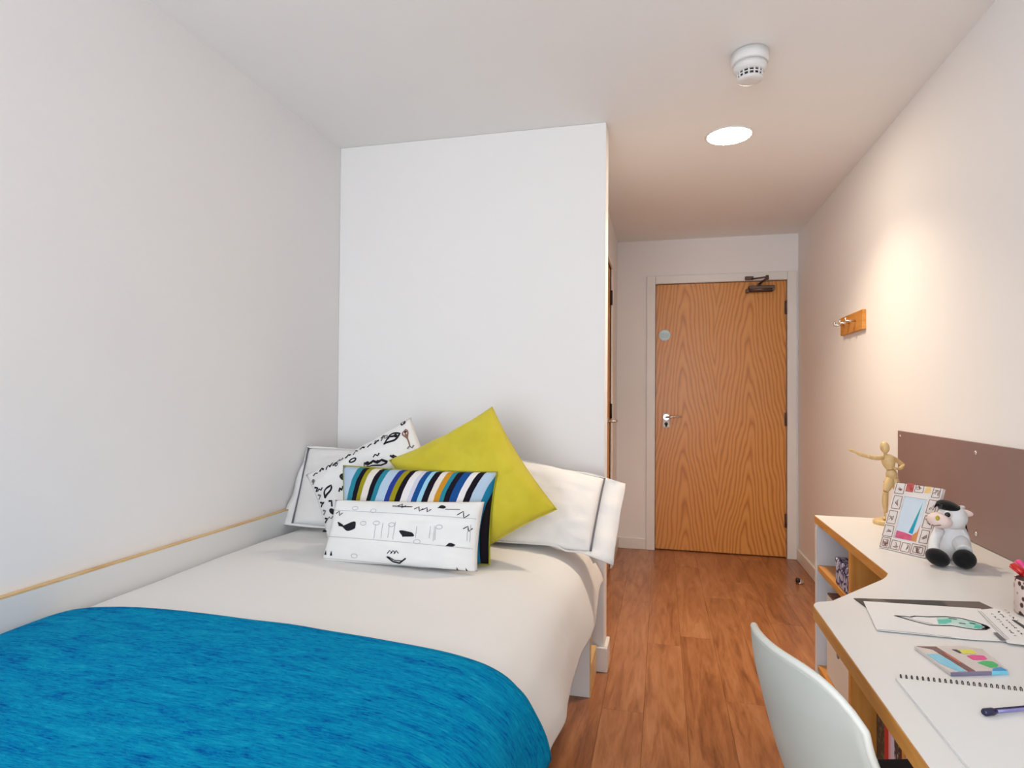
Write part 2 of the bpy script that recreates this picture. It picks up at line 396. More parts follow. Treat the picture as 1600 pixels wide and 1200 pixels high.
tag(obj('mattress', b, 'mattress'), 'white mattress hidden under the white duvet', 'mattress')

def lerp_pts(P, t):
    for (a, va), (b_, vb) in zip(P, P[1:]):
        if t <= b_: 
            q = (t-a)/(b_-a) if b_ > a else 0
            return tuple(x+(y-x)*q for x, y in zip(va, vb))
    return P[-1][1]
def catmull(P, n):
    P = [Vector(p) for p in P]; out = []
    for i in range(len(P)-1):
        p0, p1, p2, p3 = P[max(i-1, 0)], P[i], P[i+1], P[min(i+2, len(P)-1)]
        for k in range(n):
            t = k/n; out.append(.5*((2*p1)+(p2-p0)*t+(2*p0-5*p1+4*p2-p3)*t*t+(3*p1-p0-3*p2+p3)*t**3))
    out.append(P[-1]); return out
DUV = catmull([(-1.503, .565), (-1.497, .60), (-1.47, .622), (-1.36, .630), (-1.1, .628), (-.8, .622), (-.58, .614), (-.44, .602), (-.35, .577), (-.295, .535), (-.264, .475), (-.246, .42), (-.237, .372)], 7)
def duvet_pt(i, y, off=0.):
    p = DUV[i]; a = DUV[max(i-1, 0)]; c = DUV[min(i+1, len(DUV)-1)]; t = (c-a).normalized(); n = Vector((-t.y, t.x))
    wob = .007*noise.noise((p.x*2.2, y*2.0, p.y*3)) + .003*noise.noise((p.x*7, y*5, p.y*9+4))
    side = max(0, min(1, (.55-p.y)/.15)) if p.x > -.5 else 0
    wob += side*(.010*math.sin(y*9+1.0) + .006*noise.noise((0, y*7, 3)))
    zz = side*.02*noise.noise((1.7, y*2.6, 8))
    if y < 1.7: zz += side*.03*min(1, (1.7-y)/.4)
    q = p + n*(off+wob)
    if p.x < -1.49: q.x = max(q.x, -1.506+off*.3)
    return Vector((q.x, y, q.y + zz))
M['duvet'] = new_mat('white_cotton', (.80, .785, .77), .85, .2, Sheen_Weight=.15)
t = NT(M['duvet']); v = t.coords(); t.bump(t.math('ADD', t.noise(v, 5, 3, .6, .6), t.math('MULTIPLY', t.noise(v, 900, 1), .04)), .30, .012)
def sheet(name, mat, rows, thick, parent=None):
    b = bm_(); V = [[b.verts.new(p) for p in r] for r in rows]
    for i in range(len(V)-1):
        for j in range(len(V[0])-1):
            f = b.faces.new((V[i][j], V[i][j+1], V[i+1][j+1], V[i+1][j])); f.smooth = True
    o = obj(name, b, mat, parent, fixn=False)
    md = o.modifiers.new('thickness', 'SOLIDIFY'); md.thickness = thick; md.offset = -1
    return o
n = len(DUV)
ys = [.60+.04*k for k in range(51)]; ys = [min(y, 2.60) for y in ys]
rows = []
for y in ys:
    r = []
    for i in range(n):
        p = duvet_pt(i, y)
        if y > 2.3 and DUV[i].x > -.33:   # pulled in and lifted towards the head end
            q = (y-2.3)/.3; p.x += .008*q*min(1, (DUV[i].x+.33)/.08); p.z += .05*q*max(0, (.5-DUV[i].y)/.13)
        if y > 2.5: p.z -= .05*((y-2.5)/.1)**2*(1 if DUV[i].y > .5 else .3)
        r.append(p)
    rows.append(r)
duvet = sheet('duvet', 'duvet', rows, .022)
tag(duvet, 'plain white duvet spread over the bed under the blue throw', 'duvet')

# blue throw over the foot of the bed
m = new_mat('blue_woven_wool', srgb(0, 110, 180), .95, .05); t = NT(m)
tc = t.add('ShaderNodeTexCoord'); mp = t.add('ShaderNodeMapping'); mp.inputs['Scale'].default_value = (1, 3.6, 1); mp.inputs['Rotation'].default_value = (0, 0, .12); t.link(tc.outputs['UV'], mp.inputs[0])
a = t.noise(mp.outputs[0], 9, 5, .72, .8); f2 = t.noise(mp.outputs[0], 55, 3, .7, .5); mp2 = t.add('ShaderNodeMapping'); mp2.inputs['Scale'].default_value = (1, 8, 1); t.link(tc.outputs['UV'], mp2.inputs[0])
f3 = t.noise(mp2.outputs[0], 26, 4, .75, .3)
fac = t.math('ADD', t.math('ADD', t.math('MULTIPLY', a, .40), t.math('MULTIPLY', f2, .28)), t.math('MULTIPLY', f3, .32))
t.color(t.ramp(fac, [(.36, srgb(2, 56, 130)), (.42, srgb(0, 96, 164)), (.48, srgb(0, 130, 180)), (.56, srgb(8, 150, 192)), (.66, srgb(44, 168, 204))]))
t.bump(t.math('ADD', f2, t.math('MULTIPLY', f3, .8)), .6, .004)
M['throw'] = m
EDGE = [(0, (1.16,)), (.02, (1.225,)), (.04, (1.258,)), (.08, (1.282,)), (.13, (1.294,)), (.25, (1.305,)), (.5, (1.313,)), (.75, (1.307,)), (.92, (1.306,)), (1.2, (1.296,))]
arc = [0]
for i in range(1, n): arc.append(arc[-1]+(DUV[i]-DUV[i-1]).length)
i0 = 8
tot = 1.28
def throw_edge(s): return lerp_pts(EDGE, s/tot)[0]
rows = []; uvs = []
NY = 34
for j in range(NY+1):
    r = []
    for i in range(i0, n-2):
        ye = throw_edge(arc[i]-arc[i0]); y = .58+(ye-.58)*j/NY
        off = .016 if j < NY else .008
        r.append(duvet_pt(i, y, off if i > i0 else .008)); uvs.append((arc[i], y))
    rows.append(r)
throw = sheet('throw_blanket', 'throw', rows, .008)
tag(throw, 'blue woven throw blanket lying across the foot of the bed', 'blanket')
uvl = throw.data.uv_layers.new(name='UVMap')
for lp in throw.data.loops: uvl.data[lp.index].uv = uvs[lp.vertex_index]

# ------------------------------------------------------------------ cushions and pillows
def top_z(x, y):
    best = min(range(n), key=lambda i: abs(DUV[i].x-x)); return DUV[best].y if x < -.3 else -1
class Pad:
    """a stuffed pad spanned by four corners (top left, top right, bottom right, bottom left)"""
    def __init__(s, TL, TR, BR, BL, thick, pinch=.07, power=.42, crumple=.006, seed=0, floor=.627, flat_to=None):
        s.q = [Vector(p) for p in (TL, TR, BR, BL)]; s.t = thick; s.c = pinch; s.pw = power; s.cr = crumple; s.seed = seed; s.floor = floor
        s.nrm = (s.q[1]-s.q[3]).cross(s.q[0]-s.q[2]).normalized()
        if s.nrm.y > 0: s.nrm = -s.nrm
        s.w = ((s.q[1]-s.q[0]).length+(s.q[2]-s.q[3]).length)/2; s.h = ((s.q[0]-s.q[3]).length+(s.q[1]-s.q[2]).length)/2
    def pt(s, u, v, side=1, off=0):
        uu = u*(1-s.c*(1-v*v)*abs(u)); vv = v*(1-s.c*(1-u*u)*abs(v))
        a, b_ = (uu+1)/2, (vv+1)/2
        p = (s.q[3]*(1-a)+s.q[2]*a)*(1-b_) + (s.q[0]*(1-a)+s.q[1]*a)*b_
        k = max(0, (1-u*u)*(1-v*v))**s.pw
        th = s.t*k + s.cr*noise.noise((u*2.3+s.seed, v*2.3, side*2.0))*min(1, k*2) + s.cr*.7*noise.noise((u*6+s.seed, v*6, 5*side))*min(1, 2*k)
        p = p + s.nrm*(side*th)
        if s.floor is not None:
            lo = s.floor
            if p.x > -.40: lo = s.floor - 4*(p.x+.40)**1.5
            if p.z < lo: p.z = lo + (p.z-lo)*.06
        return p + s.nrm*off
    def build(s, name, mats, parent=None, N=28, face=None):
        b = bm_(); uvl = b.loops.layers.uv.new('UVMap')
        gs = [math.sin((2*i/N-1)*PI/2)*.35+(2*i/N-1)*.65 for i in range(N+1)]
        edge = {}
        for side in (1, -1):
            V = {}
            for i, u in enumerate(gs):
                for j, v in enumerate(gs):
                    on = i in (0, N) or j in (0, N)
                    if on and (i, j) in edge: V[i, j] = edge[i, j]; continue
                    V[i, j] = b.verts.new(s.pt(u, v, side))
                    if on: edge[i, j] = V[i, j]
            for i in range(N):
                for j in range(N):
                    idx = [(i, j), (i+1, j), (i+1, j+1), (i, j+1)]
                    if side < 0: idx = idx[::-1]
                    f = b.faces.new([V[k] for k in idx]); f.smooth = True; f.material_index = 0 if side > 0 or not isinstance(mats, (list, tuple)) else 1
                    for lp, k in zip(f.loops, idx): lp[uvl].uv = ((gs[k[0]]+1)/2, (gs[k[1]]+1)/2)
        return obj(name, b, mats, parent)
    def rim(s, k=1.0, N=30, off=0):
        out = []
        for a, b_ in (((-1, -1), (1, -1)), ((1, -1), (1, 1)), ((1, 1), (-1, 1)), ((-1, 1), (-1, -1))):
            for i in range(N):
                t_ = i/N; out.append(s.pt(k*(a[0]+(b_[0]-a[0])*t_), k*(a[1]+(b_[1]-a[1])*t_), 1, off))
        return out
    # flat print: strokes and filled blots laid on the front face
    def stroke(s, b, uv, wid, off=.0012, closed=False):
        pts = [Vector(p) for p in uv]
        if closed: pts = pts+[pts[0]]
        fine = []
        for a, c in zip(pts, pts[1:]):
            d = Vector(((c.x-a.x)*s.w/2, (c.y-a.y)*s.h/2)).length; m_ = max(1, int(d/.006))
            fine += [a+(c-a)*(k/m_) for k in range(m_)]
        fine.append(pts[-1]); prev = None
        for i, p in enumerate(fine):
            d = fine[min(i+1, len(fine)-1)]-fine[max(i-1, 0)]; d = Vector((d.x*s.w, d.y*s.h))
            if d.length < 1e-9: continue
            d.normalize(); nn = Vector((-d.y/s.w*2, d.x/s.h*2))*(wid/2)
            q = [b.verts.new(s.pt(max(-.985, min(.985, (p+k*nn).x)), max(-.985, min(.985, (p+k*nn).y)), 1, off)) for k in (-1, 1)]
            if prev:
                b.faces.new((prev[0], q[0], q[1], prev[1]))
            prev = q
    def blot(s, b, uv, off=.0012):
        pts = [Vector(p) for p in uv]; c = sum(pts, Vector((0, 0)))/len(pts); cv = b.verts.new(s.pt(c.x, c.y, 1, off+.0006))
        ring = []
        for p, q in zip(pts, pts[1:]+pts[:1]): ring += [p, (p+q)/2]
        mid = [b.verts.new(s.pt(*((p+c)/2), 1, off+.0003)) for p in ring]; out = [b.verts.new(s.pt(*p, 1, off)) for p in ring]
        m_ = len(ring)
        for i in range(m_):
            j = (i+1) % m_
            b.faces.new((cv, mid[i], mid[j])); b.faces.new((mid[i], out[i], out[j], mid[j]))

def fabric(name, c, rough=.85, fine=700, crease=.25, c2=None):
    m = new_mat(name, c, rough, .2, Sheen_Weight=.15); t = NT(m); v = t.coords()
    t.color(t.ramp(t.noise(v, 9, 3), [(.35, c), (.65, c2 or tuple(x*.96 for x in c))]))
    t.bump(t.math('ADD', t.noise(v, 14, 3, .6, .5), t.math('MULTIPLY', t.noise(v, fine, 1), .12)), crease, .006); return m
M['pillow'] = fabric('pillowcase_cotton', (.82, .80, .79))
M['greypipe'] = fabric('grey_piping', srgb(112, 110, 118))
M['lime'] = fabric('lime_cotton', srgb(204, 190, 58), c2=srgb(198, 182, 48))
M['limeedge'] = fabric('lime_piping', srgb(150, 150, 20))
M['linen'] = fabric('white_printed_cotton', (.82, .81, .80))
M['ink'] = new_mat('black_print', srgb(34, 33, 40), .8, .2); NT(M['ink'])
M['inkgrey'] = new_mat('grey_print', srgb(120, 118, 122), .8, .2)
M['inkpale'] = new_mat('pale_grey_print', srgb(186, 184, 186), .8, .2)
M['inkbrown'] = new_mat('brown_print', srgb(140, 104, 90), .8, .2)
M['blackcloth'] = fabric('black_cotton', (.012, .011, .014))

def quad(pix, y0, k, zref=.627):
    """corners measured in the photograph on a plane leaning back: y = y0 + k (z - zref)"""
    out = []
    for px, py in pix:
        d = RT*((px-800)/F_PX) - UP*((py-600)/F_PX) + FWD
        s = (y0+k*(EYE.z-zref))/(d.y-k*d.z); out.append(EYE+d*s)
    return out

def oxford(name, label, pix, y0, k, thick, seed, flap):
    root_z = .63; Q = quad(pix, y0, k)
    pad = Pad(*Q, thick, .01, .5, .012, seed)
    c = sum(Q, Vector())/4
    th = thing(name, label, 'pillow', (c.x, c.y, root_z), 'white pillows at the head of the bed')
    pad.build('pillowcase', 'pillow', th)
    # flat border around the stuffed part with a grey stitched line
    rim = pad.rim(1.0, 16); cen = c; b = bm_()
    ctr = sum(rim, Vector())/len(rim); prev = None; first = None
    e_u = (pad.q[1]-pad.q[0]).normalized(); e_v = (pad.q[0]-pad.q[3]).normalized(); out_ring = []
    N4 = len(rim); V0 = []; V1 = []; V2 = []
    for i, p in enumerate(rim):
        sidx = i//16; t_ = (i % 16)/16
        du = {0: 0, 1: 1, 2: 0, 3: -1}[sidx]; dv = {0: -1, 1: 0, 2: 1, 3: 0}[sidx]
        if i % 16 == 0: pu = {0: -1, 1: 1, 2: 1, 3: -1}[sidx]; pv = {0: -1, 1: -1, 2: 1, 3: 1}[sidx]; du, dv = pu, pv
        fl = flap.get((du, dv) if abs(du)+abs(dv) == 1 else None, .0)
        fu = flap['r'] if du > 0 else flap['l'] if du < 0 else 0; fv = flap['t'] if dv > 0 else flap['b'] if dv < 0 else 0
        o_ = p + e_u*(du*fu) + e_v*(dv*fv) + pad.nrm*(.006*math.sin(i*.9+seed)-.0)
        if du > 0: o_.z -= flap.get('droop', 0)*(1-.3*pv if i % 16 == 0 else 1)
        if o_.z < .632 and o_.x < -.36: o_.z = .632
        o_.x = max(o_.x, XL+.008)
        V0.append(p); V1.append((p+o_)/2 + pad.nrm*.003*math.sin(i*1.7)); V2.append(o_)
    R = [[b.verts.new(p) for p in v] for v in (V0, V1, V2)]
    for i in range(N4):
        j = (i+1) % N4
        for k_ in (0, 1):
            f = b.faces.new((R[k_][i], R[k_][j], R[k_+1][j], R[k_+1][i])); f.smooth = True
    o = obj('border', b, 'pillow', th); md = o.modifiers.new('thickness', 'SOLIDIFY'); md.thickness = .005; md.offset = 0
    for seg_ in ([*range(16, 33)], [*range(48, 64), 0]):
        b = bm_(); tube(b, [rim[q_]+pad.nrm*.003 for q_ in seg_], .0038, 8); obj('piping', b, 'greypipe', th)
    return pad
oxford('pillow', 'white pillow with grey piping leaning in the corner behind the cushions', [(482, 700), (735, 712), (712, 842), (457, 818)], 2.20, .60, .075, 3, {'l': .05, 'r': .01, 't': .008, 'b': .008})
oxford('pillow', 'white pillow with grey piping hanging over the corridor side of the bed', [(742, 706), (945, 748), (923, 862), (722, 848)], 2.27, .95, .075, 9, {'l': .01, 'r': .085, 't': .008, 'b': .008, 'droop': .015})

# white cushion with black doodle print leaning on the left pillow
Q = quad([(642, 655), (642, 655), (642, 655), (642, 655)], 2.2, .45)
bk = quad([(478, 742), (642, 652), (700, 775), (512, 850)], 2.13, .36)
pad = Pad(*bk, .055, .06, .40, .010, 21)
th = thing('doodle_cushion', 'square white cushion with black doodle print leaning in the corner', 'cushion', (bk[3].x, bk[3].y, .63))
pad.build('cover', 'linen', th)
rnd = random.Random(5)
def ring(cx, cy, rx, ry, rot=0, m_=14): return [Vector((cx+rx*math.cos(2*PI*k/m_)*math.cos(rot)-ry*math.sin(2*PI*k/m_)*math.sin(rot), cy+rx*math.cos(2*PI*k/m_)*math.sin(rot)+ry*math.sin(2*PI*k/m_)*math.cos(rot))) for k in range(m_)]
def leaf(cx, cy, L, W, rot, m_=9):
    top = [(-L+2*L*k/m_, W*math.sin(PI*(k/m_)**1.5)) for k in range(m_+1)]; bot = [(L-2*L*k/m_, -W*.55*math.sin(PI*(1-k/m_)**1.5)) for k in range(1, m_)]
    return [Vector((cx+x*math.cos(rot)-y*math.sin(rot), cy+x*math.sin(rot)+y*math.cos(rot))) for x, y in top+bot]
b = bm_(); bg_ = bm_(); bb = bm_()
W = .0058
pad.stroke(b, ring(-.10, .62, .055, .05, .3), W*1.3, closed=True)
pad.stroke(b, leaf(.62, .66, .16, .12, .25), W*1.4, closed=True); pad.stroke(b, [(.55, .70), (.60, .74), (.66, .70), (.72, .72)], W*1.5)
pad.blot(b, ring(.70, .68, .03, .04)); pad.stroke(b, leaf(.86, .93, .05, .05, 1.0), W, closed=True); pad.blot(b, ring(.88, .92, .02, .03))
pad.stroke(bb, [(.85, .30), (.87, .62)], W); pad.stroke(bb, leaf(.87, .62, .12, .06, 1.5), W, closed=True); pad.stroke(bb, [(.85, .55), (.87, .72)], W)
pad.stroke(b, [(.50, .28), (.58, .12), (.66, .02)], W*1.5); pad.stroke(b, [(.54, .27), (.64, .10)], W)
pad.stroke(b, leaf(-.70, .18, .15, .08, .95), W*1.5, closed=True)
pad.stroke(b, ring(-.32, .30, .05, .10, .5), W*1.6, closed=True); pad.stroke(b, ring(-.32, .30, .022, .06, .5), W, closed=True)
pad.stroke(bg_, ring(-.30, -.25, .20, .09, .35), W*1.2, closed=True); pad.stroke(bg_, ring(-.30, -.25, .14, .05, .35), W, closed=True); pad.stroke(b, [(-.40, -.29), (-.22, -.21)], W*2)
pad.blot(b, ring(-.74, -.34, .045, .10, .25)); pad.stroke(b, [(-.72, -.22), (-.68, -.10), (-.74, -.06)], W*1.4)
pad.stroke(b, [(.05, .40), (.12, .33), (.2, .36), (.26, .26), (.34, .28), (.42, .16)], W*1.8); pad.stroke(b, [(.02, .30), (.16, .26), (.30, .16), (.40, .15)], W*1.1)
pad.blot(b, ring(.10, .38, .035, .04)); pad.blot(b, ring(.27, .29, .03, .035))
pad.stroke(b, [(-.5, .02), (-.47, .11), (-.44, .02), (-.41, .11), (-.38, .02), (-.36, .12)], W*1.4)
pad.stroke(b, ring(.40, -.15, .04, .13, -.2), W*1.3, closed=True); pad.blot(b, ring(.39, -.24, .03, .05))
for k in range(11): u0 = -.86+.13*k; pad.stroke(b, [(u0, .80+.04*math.sin(k*2)), (u0+.05, .86+.05*math.sin(k*1.3)), (u0+.09, .82)], W*(1+.5*(k % 2)))
for k in range(6): v0 = .70-.22*k; pad.stroke(b if k % 2 else bg_, [(-.92, v0), (-.86, v0-.06), (-.93, v0-.12)], W*1.3)
for k in range(26):
    cx, cy = rnd.uniform(-.9, .9), rnd.uniform(-.85, .9); typ = k % 4; tgt = bg_ if k % 3 else b
    if typ == 0: pad.stroke(tgt, [(cx, cy), (cx+.05, cy+.04), (cx+.08, cy-.02), (cx+.12, cy+.03)], W)
    elif typ == 1: pad.stroke(tgt, ring(cx, cy, .03, .035), W*.8, closed=True)
    elif typ == 2: pad.stroke(tgt, [(cx, cy), (cx+.07, cy+.1)], W*1.2)
    else: pad.blot(tgt, ring(cx, cy, .02, .03, cx))
tag(obj('black_print', b, 'ink', th), kind='stuff'); tag(obj('grey_print', bg_, 'inkgrey', th), kind='stuff'); tag(obj('brown_print', bb, 'inkbrown', th), kind='stuff')

# lime cushion standing on its corner
lq = quad([(608, 719), (769, 636), (870, 796), (712, 892)], 2.03, .40)
pad = Pad(*lq, .085, .07, .45, .012, 33)
th = thing('lime_cushion', 'lime green square cushion balanced on one corner behind the striped cushion', 'cushion', (lq[3].x, lq[3].y, .63))
pad.build('cover', 'lime', th, 32)
b = bm_(); tube(b, pad.rim(1.0, 24), .0022, 6, closed=True); obj('seam', b, 'lime', th)

# striped bolster cushion
cols = [('lb', 20), ('te', 26), ('bk', 24), ('ol', 22), ('cr', 30), ('bk', 26), ('te', 22), ('lb', 44), ('bl', 24), ('ol', 22), ('bk', 24), ('wh', 30), ('lg', 18), ('db', 24), ('cy', 20), ('bk', 24), ('cr', 26), ('oc', 22), ('te', 20), ('bk', 24), ('db', 30), ('wh', 28), ('bk', 26), ('lb', 44), ('tb', 24), ('bk', 34)]
CM = dict(lb=srgb(176, 196, 216), te=srgb(36, 128, 148), bk=srgb(18, 12, 26), ol=srgb(150, 140, 24), cr=srgb(222, 214, 206), bl=srgb(36, 56, 140), wh=srgb(226, 222, 222), lg=srgb(200, 200, 214), db=srgb(20, 74, 138), cy=srgb(150, 200, 220), oc=srgb(196, 136, 34), tb=srgb(24, 120, 160))
m = new_mat('striped_cotton', (1, 1, 1), .85, .2); t = NT(m); tc = t.add('ShaderNodeTexCoord'); sp = t.add('ShaderNodeSeparateXYZ'); t.link(tc.outputs['UV'], sp.inputs[0])
tw = sum(c_[1] for c_ in cols); stops = []; acc = 0
for nm, wd in cols: stops.append((acc/tw, CM[nm])); acc += wd
bend = t.math('MULTIPLY', t.math('POWER', t.math('MAXIMUM', t.math('SUBTRACT', sp.outputs[1], .25), 0), 2), .16)
t.color(t.ramp(t.math('SUBTRACT', sp.outputs[0], bend), stops, 'CONSTANT')); t.bump(t.noise(t.coords(), 600, 1), .1, .001)
M['stripe'] = m
sq = quad([(536, 728), (776, 738), (764, 884), (528, 884)], 1.96, .30)
pad = Pad(*sq, .065, .035, .42, .006, 44)
th = thing('striped_cushion', 'oblong cushion with blue, olive and black stripes', 'cushion', (sq[3].x, sq[3].y, .63))
pad.build('cover', ('stripe', 'blackcloth'), th)
b = bm_(); tube(b, [p - pad.nrm*.004 for p in pad.rim(1.0, 24)], .0045, 6, closed=True); obj('piping', b, 'limeedge', th)

# small white cushion in front
fq = quad([(524, 781), (757, 784), (746, 896), (500, 880)], 1.87, .33)
pad = Pad(*fq, .045, .03, .42, .006, 55)
th = thing('bird_print_cushion', 'oblong white cushion with sparse black bird print in front of the stripes', 'cushion', (fq[3].x, fq[3].y, .63))
pad.build('cover', 'linen', th)
b = bm_(); bg_ = bm_(); W = .0032
def fr(px, py):  # place on the cushion face from the measured print position
    u = (px-635)/118; v = -(py-835)/54; return u, v
def bird(px, py, L, Hh, rot):
    u, v = fr(px, py); pad.blot(b, leaf(u, v, L, Hh, rot))
bird(555, 829, .11, .20, -.25); bird(541, 826, .04, .12, .6); bird(652, 838, .09, .16, .9); bird(716, 851, .07, .07, .4); bird(508, 836, .04, .05, .5)
for px, py in ((524, 876), (535, 877), (726, 891), (739, 891)): u, v = fr(px, py-4); pad.blot(b, [(u-.015, v-.06), (u+.02, v-.06), (u+.012, v+.0), (u-.008, v+.09)])
bird(694, 792, .06, .08, .35)
for k in range(3): u, v = fr(628+5*k, 866); pad.stroke(b, [(u-.03, v-.05), (u, v+.05), (u+.03, v-.03)], W)
u, v = fr(634, 880); pad.stroke(b, [(u-.08, v+.12), (u, v-.02), (u+.08, v-.05), (u+.16, v+.1)], W*1.6); pad.stroke(b, [(u-.06, v+.12), (u+.02, v+.02), (u+.12, v+.02)], W)
for px, py, s_ in ((660, 796, 1), (672, 797, 1), (632, 791, 1), (728, 804, 1.4), (738, 825, 1), (531, 806, 1)):
    u, v = fr(px, py); pad.stroke(b, [(u-.05*s_, v), (u, v+.08*s_), (u+.02, v-.06*s_), (u+.06*s_, v+.03)], W)
pad.stroke(b, [fr(618, 791), fr(650, 792)], W); pad.stroke(b, [fr(700, 795), fr(722, 795)], W*.8)
for y_ in (803, 848, 884): pad.stroke(bg_, [fr(506, y_-4), fr(748, y_+6)], W*.6)
for px in (600, 611, 622, 630, 684, 690, 692, 738, 742, 664): pad.stroke(bg_, [fr(px, 818+(px % 7)), fr(px+1, 846-(px % 5))], W*.7)
for px, py in ((580, 822), (601, 821), (625, 823), (697, 824), (558, 796), (590, 800), (573, 875), (668, 848), (665, 890)): u, v = fr(px, py); pad.stroke(bg_, ring(u, v, .04, .06), W*.7, closed=True)
tag(obj('black_print', b, 'ink', th), kind='stuff'); tag(obj('grey_print', bg_, 'inkpale', th), kind='stuff')

# ------------------------------------------------------------------ desk
DZ = .732; DF, SF, DY1 = .325, .577, 2.578
def arcpts(c, r, a0, a1, m_=6): return [(c[0]+r*math.cos(a0+(a1-a0)*k/m_), c[1]+r*math.sin(a0+(a1-a0)*k/m_)) for k in range(m_+1)]
poly = [(XR-.002, .30), (XR-.002, DY1), (SF, DY1)] + [(SF, 1.79), (.565, 1.762), (.545, 1.728)] + [(.375, 1.516)] + arcpts((.372, 1.466), .045, PI*.72, PI, 5) + [(DF, .30)]
desk = thing('desk_worktop', 'white desk top with plywood edge and stepped front along the wall', 'desk', (.65, 1.5, 0))
b = bm_(); prism(b, poly, DZ-.028, DZ-.001, 0); obj('plywood_core', b, 'ply', desk)
inset = [(x+(.0015 if x < .9 else 0), y) for x, y in poly]
b = bm_(); prism(b, inset, DZ-.0008, DZ, 0); obj('laminate_top', b, 'lam', desk)
b = bm_(); box(b, DF+.06, XR-.01, .32, .34, 0, DZ-.029); obj('end_panel', b, 'lam', desk)

# far bookcase under the worktop
bc = thing('bookcase', 'open bookcase with plywood shelves under the far end of the desk', 'bookcase', (.77, 2.36, 0))
b = bm_(); box(b, SF+.004, XR-.018, 2.552, 2.572, 0, DZ-.029, .001); obj('side_panel', b, 'lamlit', bc)
b = bm_(); box(b, SF+.002, SF+.0038, 2.552, 2.572, 0, DZ-.029); obj('edge_band', b, 'lam', bc)
b = bm_(); box(b, SF+.004, XR-.018, 2.128, 2.15, 0, DZ-.029, .001); obj('divider', b, 'plyx', bc)
b = bm_(); box(b, XR-.0175, XR-.016, 2.151, 2.551, .10, DZ-.029); obj('back_panel', b, 'lamlit', bc)
for z in (.525, .145):
    b = bm_(); box(b, SF+.006, XR-.018, 2.1505, 2.5515, z, z+.022, .001); obj('shelf', b, 'ply', bc)
# low book shelf nearer the chair
bs = thing('low_bookcase', 'low open book shelf behind the chair under the desk', 'bookcase', (.77, 1.95, 0))
b = bm_(); box(b, .60, XR-.018, 1.735, 1.753, 0, DZ-.03, .001); obj('side_panel', b, 'lam', bs)
b = bm_(); box(b, .5965, .5995, 1.735, 1.753, 0, DZ-.03); obj('edge_band', b, 'ply', bs)
b = bm_(); box(b, .60, XR-.018, 1.7535, 2.127, .06, .08, .001); obj('shelf', b, 'ply', bs)
b = bm_(); box(b, XR-.0175, XR-.016, 1.7535, 2.127, .08, DZ-.03); obj('back_panel', b, 'plyx', bs)
def book(y0, y1, z1, cov, label, x0=.605):
    th = thing('book', label, 'book', ((x0+.78)/2, (y0+y1)/2, .081), 'books under the desk')
    b = bm_(); box(b, x0, .78, y0, y0+.002, .0808, z1); box(b, x0, .78, y1-.002, y1, .0808, z1); box(b, x0-.002, x0, y0, y1, .0808, z1, .0008); obj('cover', b, cov, th)
    b = bm_(); box(b, x0+.001, .775, y0+.0022, y1-.0022, .083, z1-.004); obj('pages', b, 'paper', th)
    return th
M['paper'] = mat_noise('white_paper', (.82, .82, .81), (.80, .80, .79), 10, .7)
def speck(name, c1, c2, sc, p=.5):
    m = new_mat(name, c1, .5); t = NT(m); t.color(t.ramp(t.noise(t.coords(), sc, 2), [(p-.03, c1), (p+.03, c2)])); return m
M['bk1'] = speck('black_speckled_cover', (.015, .018, .014), (.09, .09, .06), 60, .56)
M['bk2'] = mat_noise('red_cover', srgb(196, 24, 34), srgb(180, 18, 28), 8, .4)
M['bk3'] = mat_noise('pink_cover', srgb(226, 150, 160), srgb(236, 170, 178), 8, .4)
M['bk4'] = mat_noise('lilac_cover', srgb(206, 196, 222), srgb(220, 212, 232), 8, .4)
M['bk5'] = speck('dark_patterned_cover', (.03, .025, .03), srgb(190, 170, 170), 70, .58)
M['bk6'] = speck('dark_red_cover', srgb(120, 20, 24), srgb(40, 20, 24), 50, .5)
book(1.900, 1.962, .43, 'bk1', 'thick black speckled book, farthest of the row under the desk')
book(1.868, 1.899, .41, 'bk2', 'bright red book beside the black one under the desk')
book(1.852, 1.867, .40, 'bk3', 'thin pink book next to the red one under the desk')
book(1.826, 1.851, .40, 'bk4', 'pale lilac book in the row under the desk')
book(1.789, 1.825, .38, 'bk5', 'dark book with pale pattern in the row under the desk')
book(1.757, 1.788, .36, 'bk6', 'dark red book, nearest of the row under the desk')

# things on the shelves
m = new_mat('navy_animal_print', (.03, .02, .09), .55); t = NT(m); vo = t.add('ShaderNodeTexVoronoi', feature='DISTANCE_TO_EDGE'); vo.inputs['Scale'].default_value = 60
mp = t.coords((1, 1, .55)); t.link(mp, vo.inputs['Vector']); t.color(t.ramp(vo.outputs[0], [(.10, srgb(36, 26, 84)), (.17, srgb(206, 204, 222))])); M['navyprint'] = m
th = thing('patterned_box', 'small navy and white patterned box on the bookcase shelf', 'box', (.68, 2.25, .548))
b = bm_(); box(b, .588, .74, 2.158, 2.322, .5475, .612, .003); obj('body', b, 'navyprint', th)
b = bm_(); box(b, .586, .742, 2.156, 2.324, .613, .638, .003); obj('lid', b, 'navyprint', th)
M['cream'] = mat_noise('cream_card', srgb(232, 222, 210), srgb(224, 214, 202), 6, .6)
th = thing('box_file', 'cream box file standing on the lowest bookcase shelf', 'box file', (.72, 2.3, .168))
b = bm_(); box(b, .596, .88, 2.17, 2.475, .1675, .46, .003); obj('case', b, 'cream', th)
b = bm_(); box(b, .598, .88, 2.172, 2.473, .461, .468, .001); obj('lid_edge', b, 'inkbrown', th)
b = bm_(); lathe(b, (.5925, 2.32, .30), [(.012, 0), (.012, .004)], 20, 'x'); obj('finger_hole', b, 'greypipe', th)

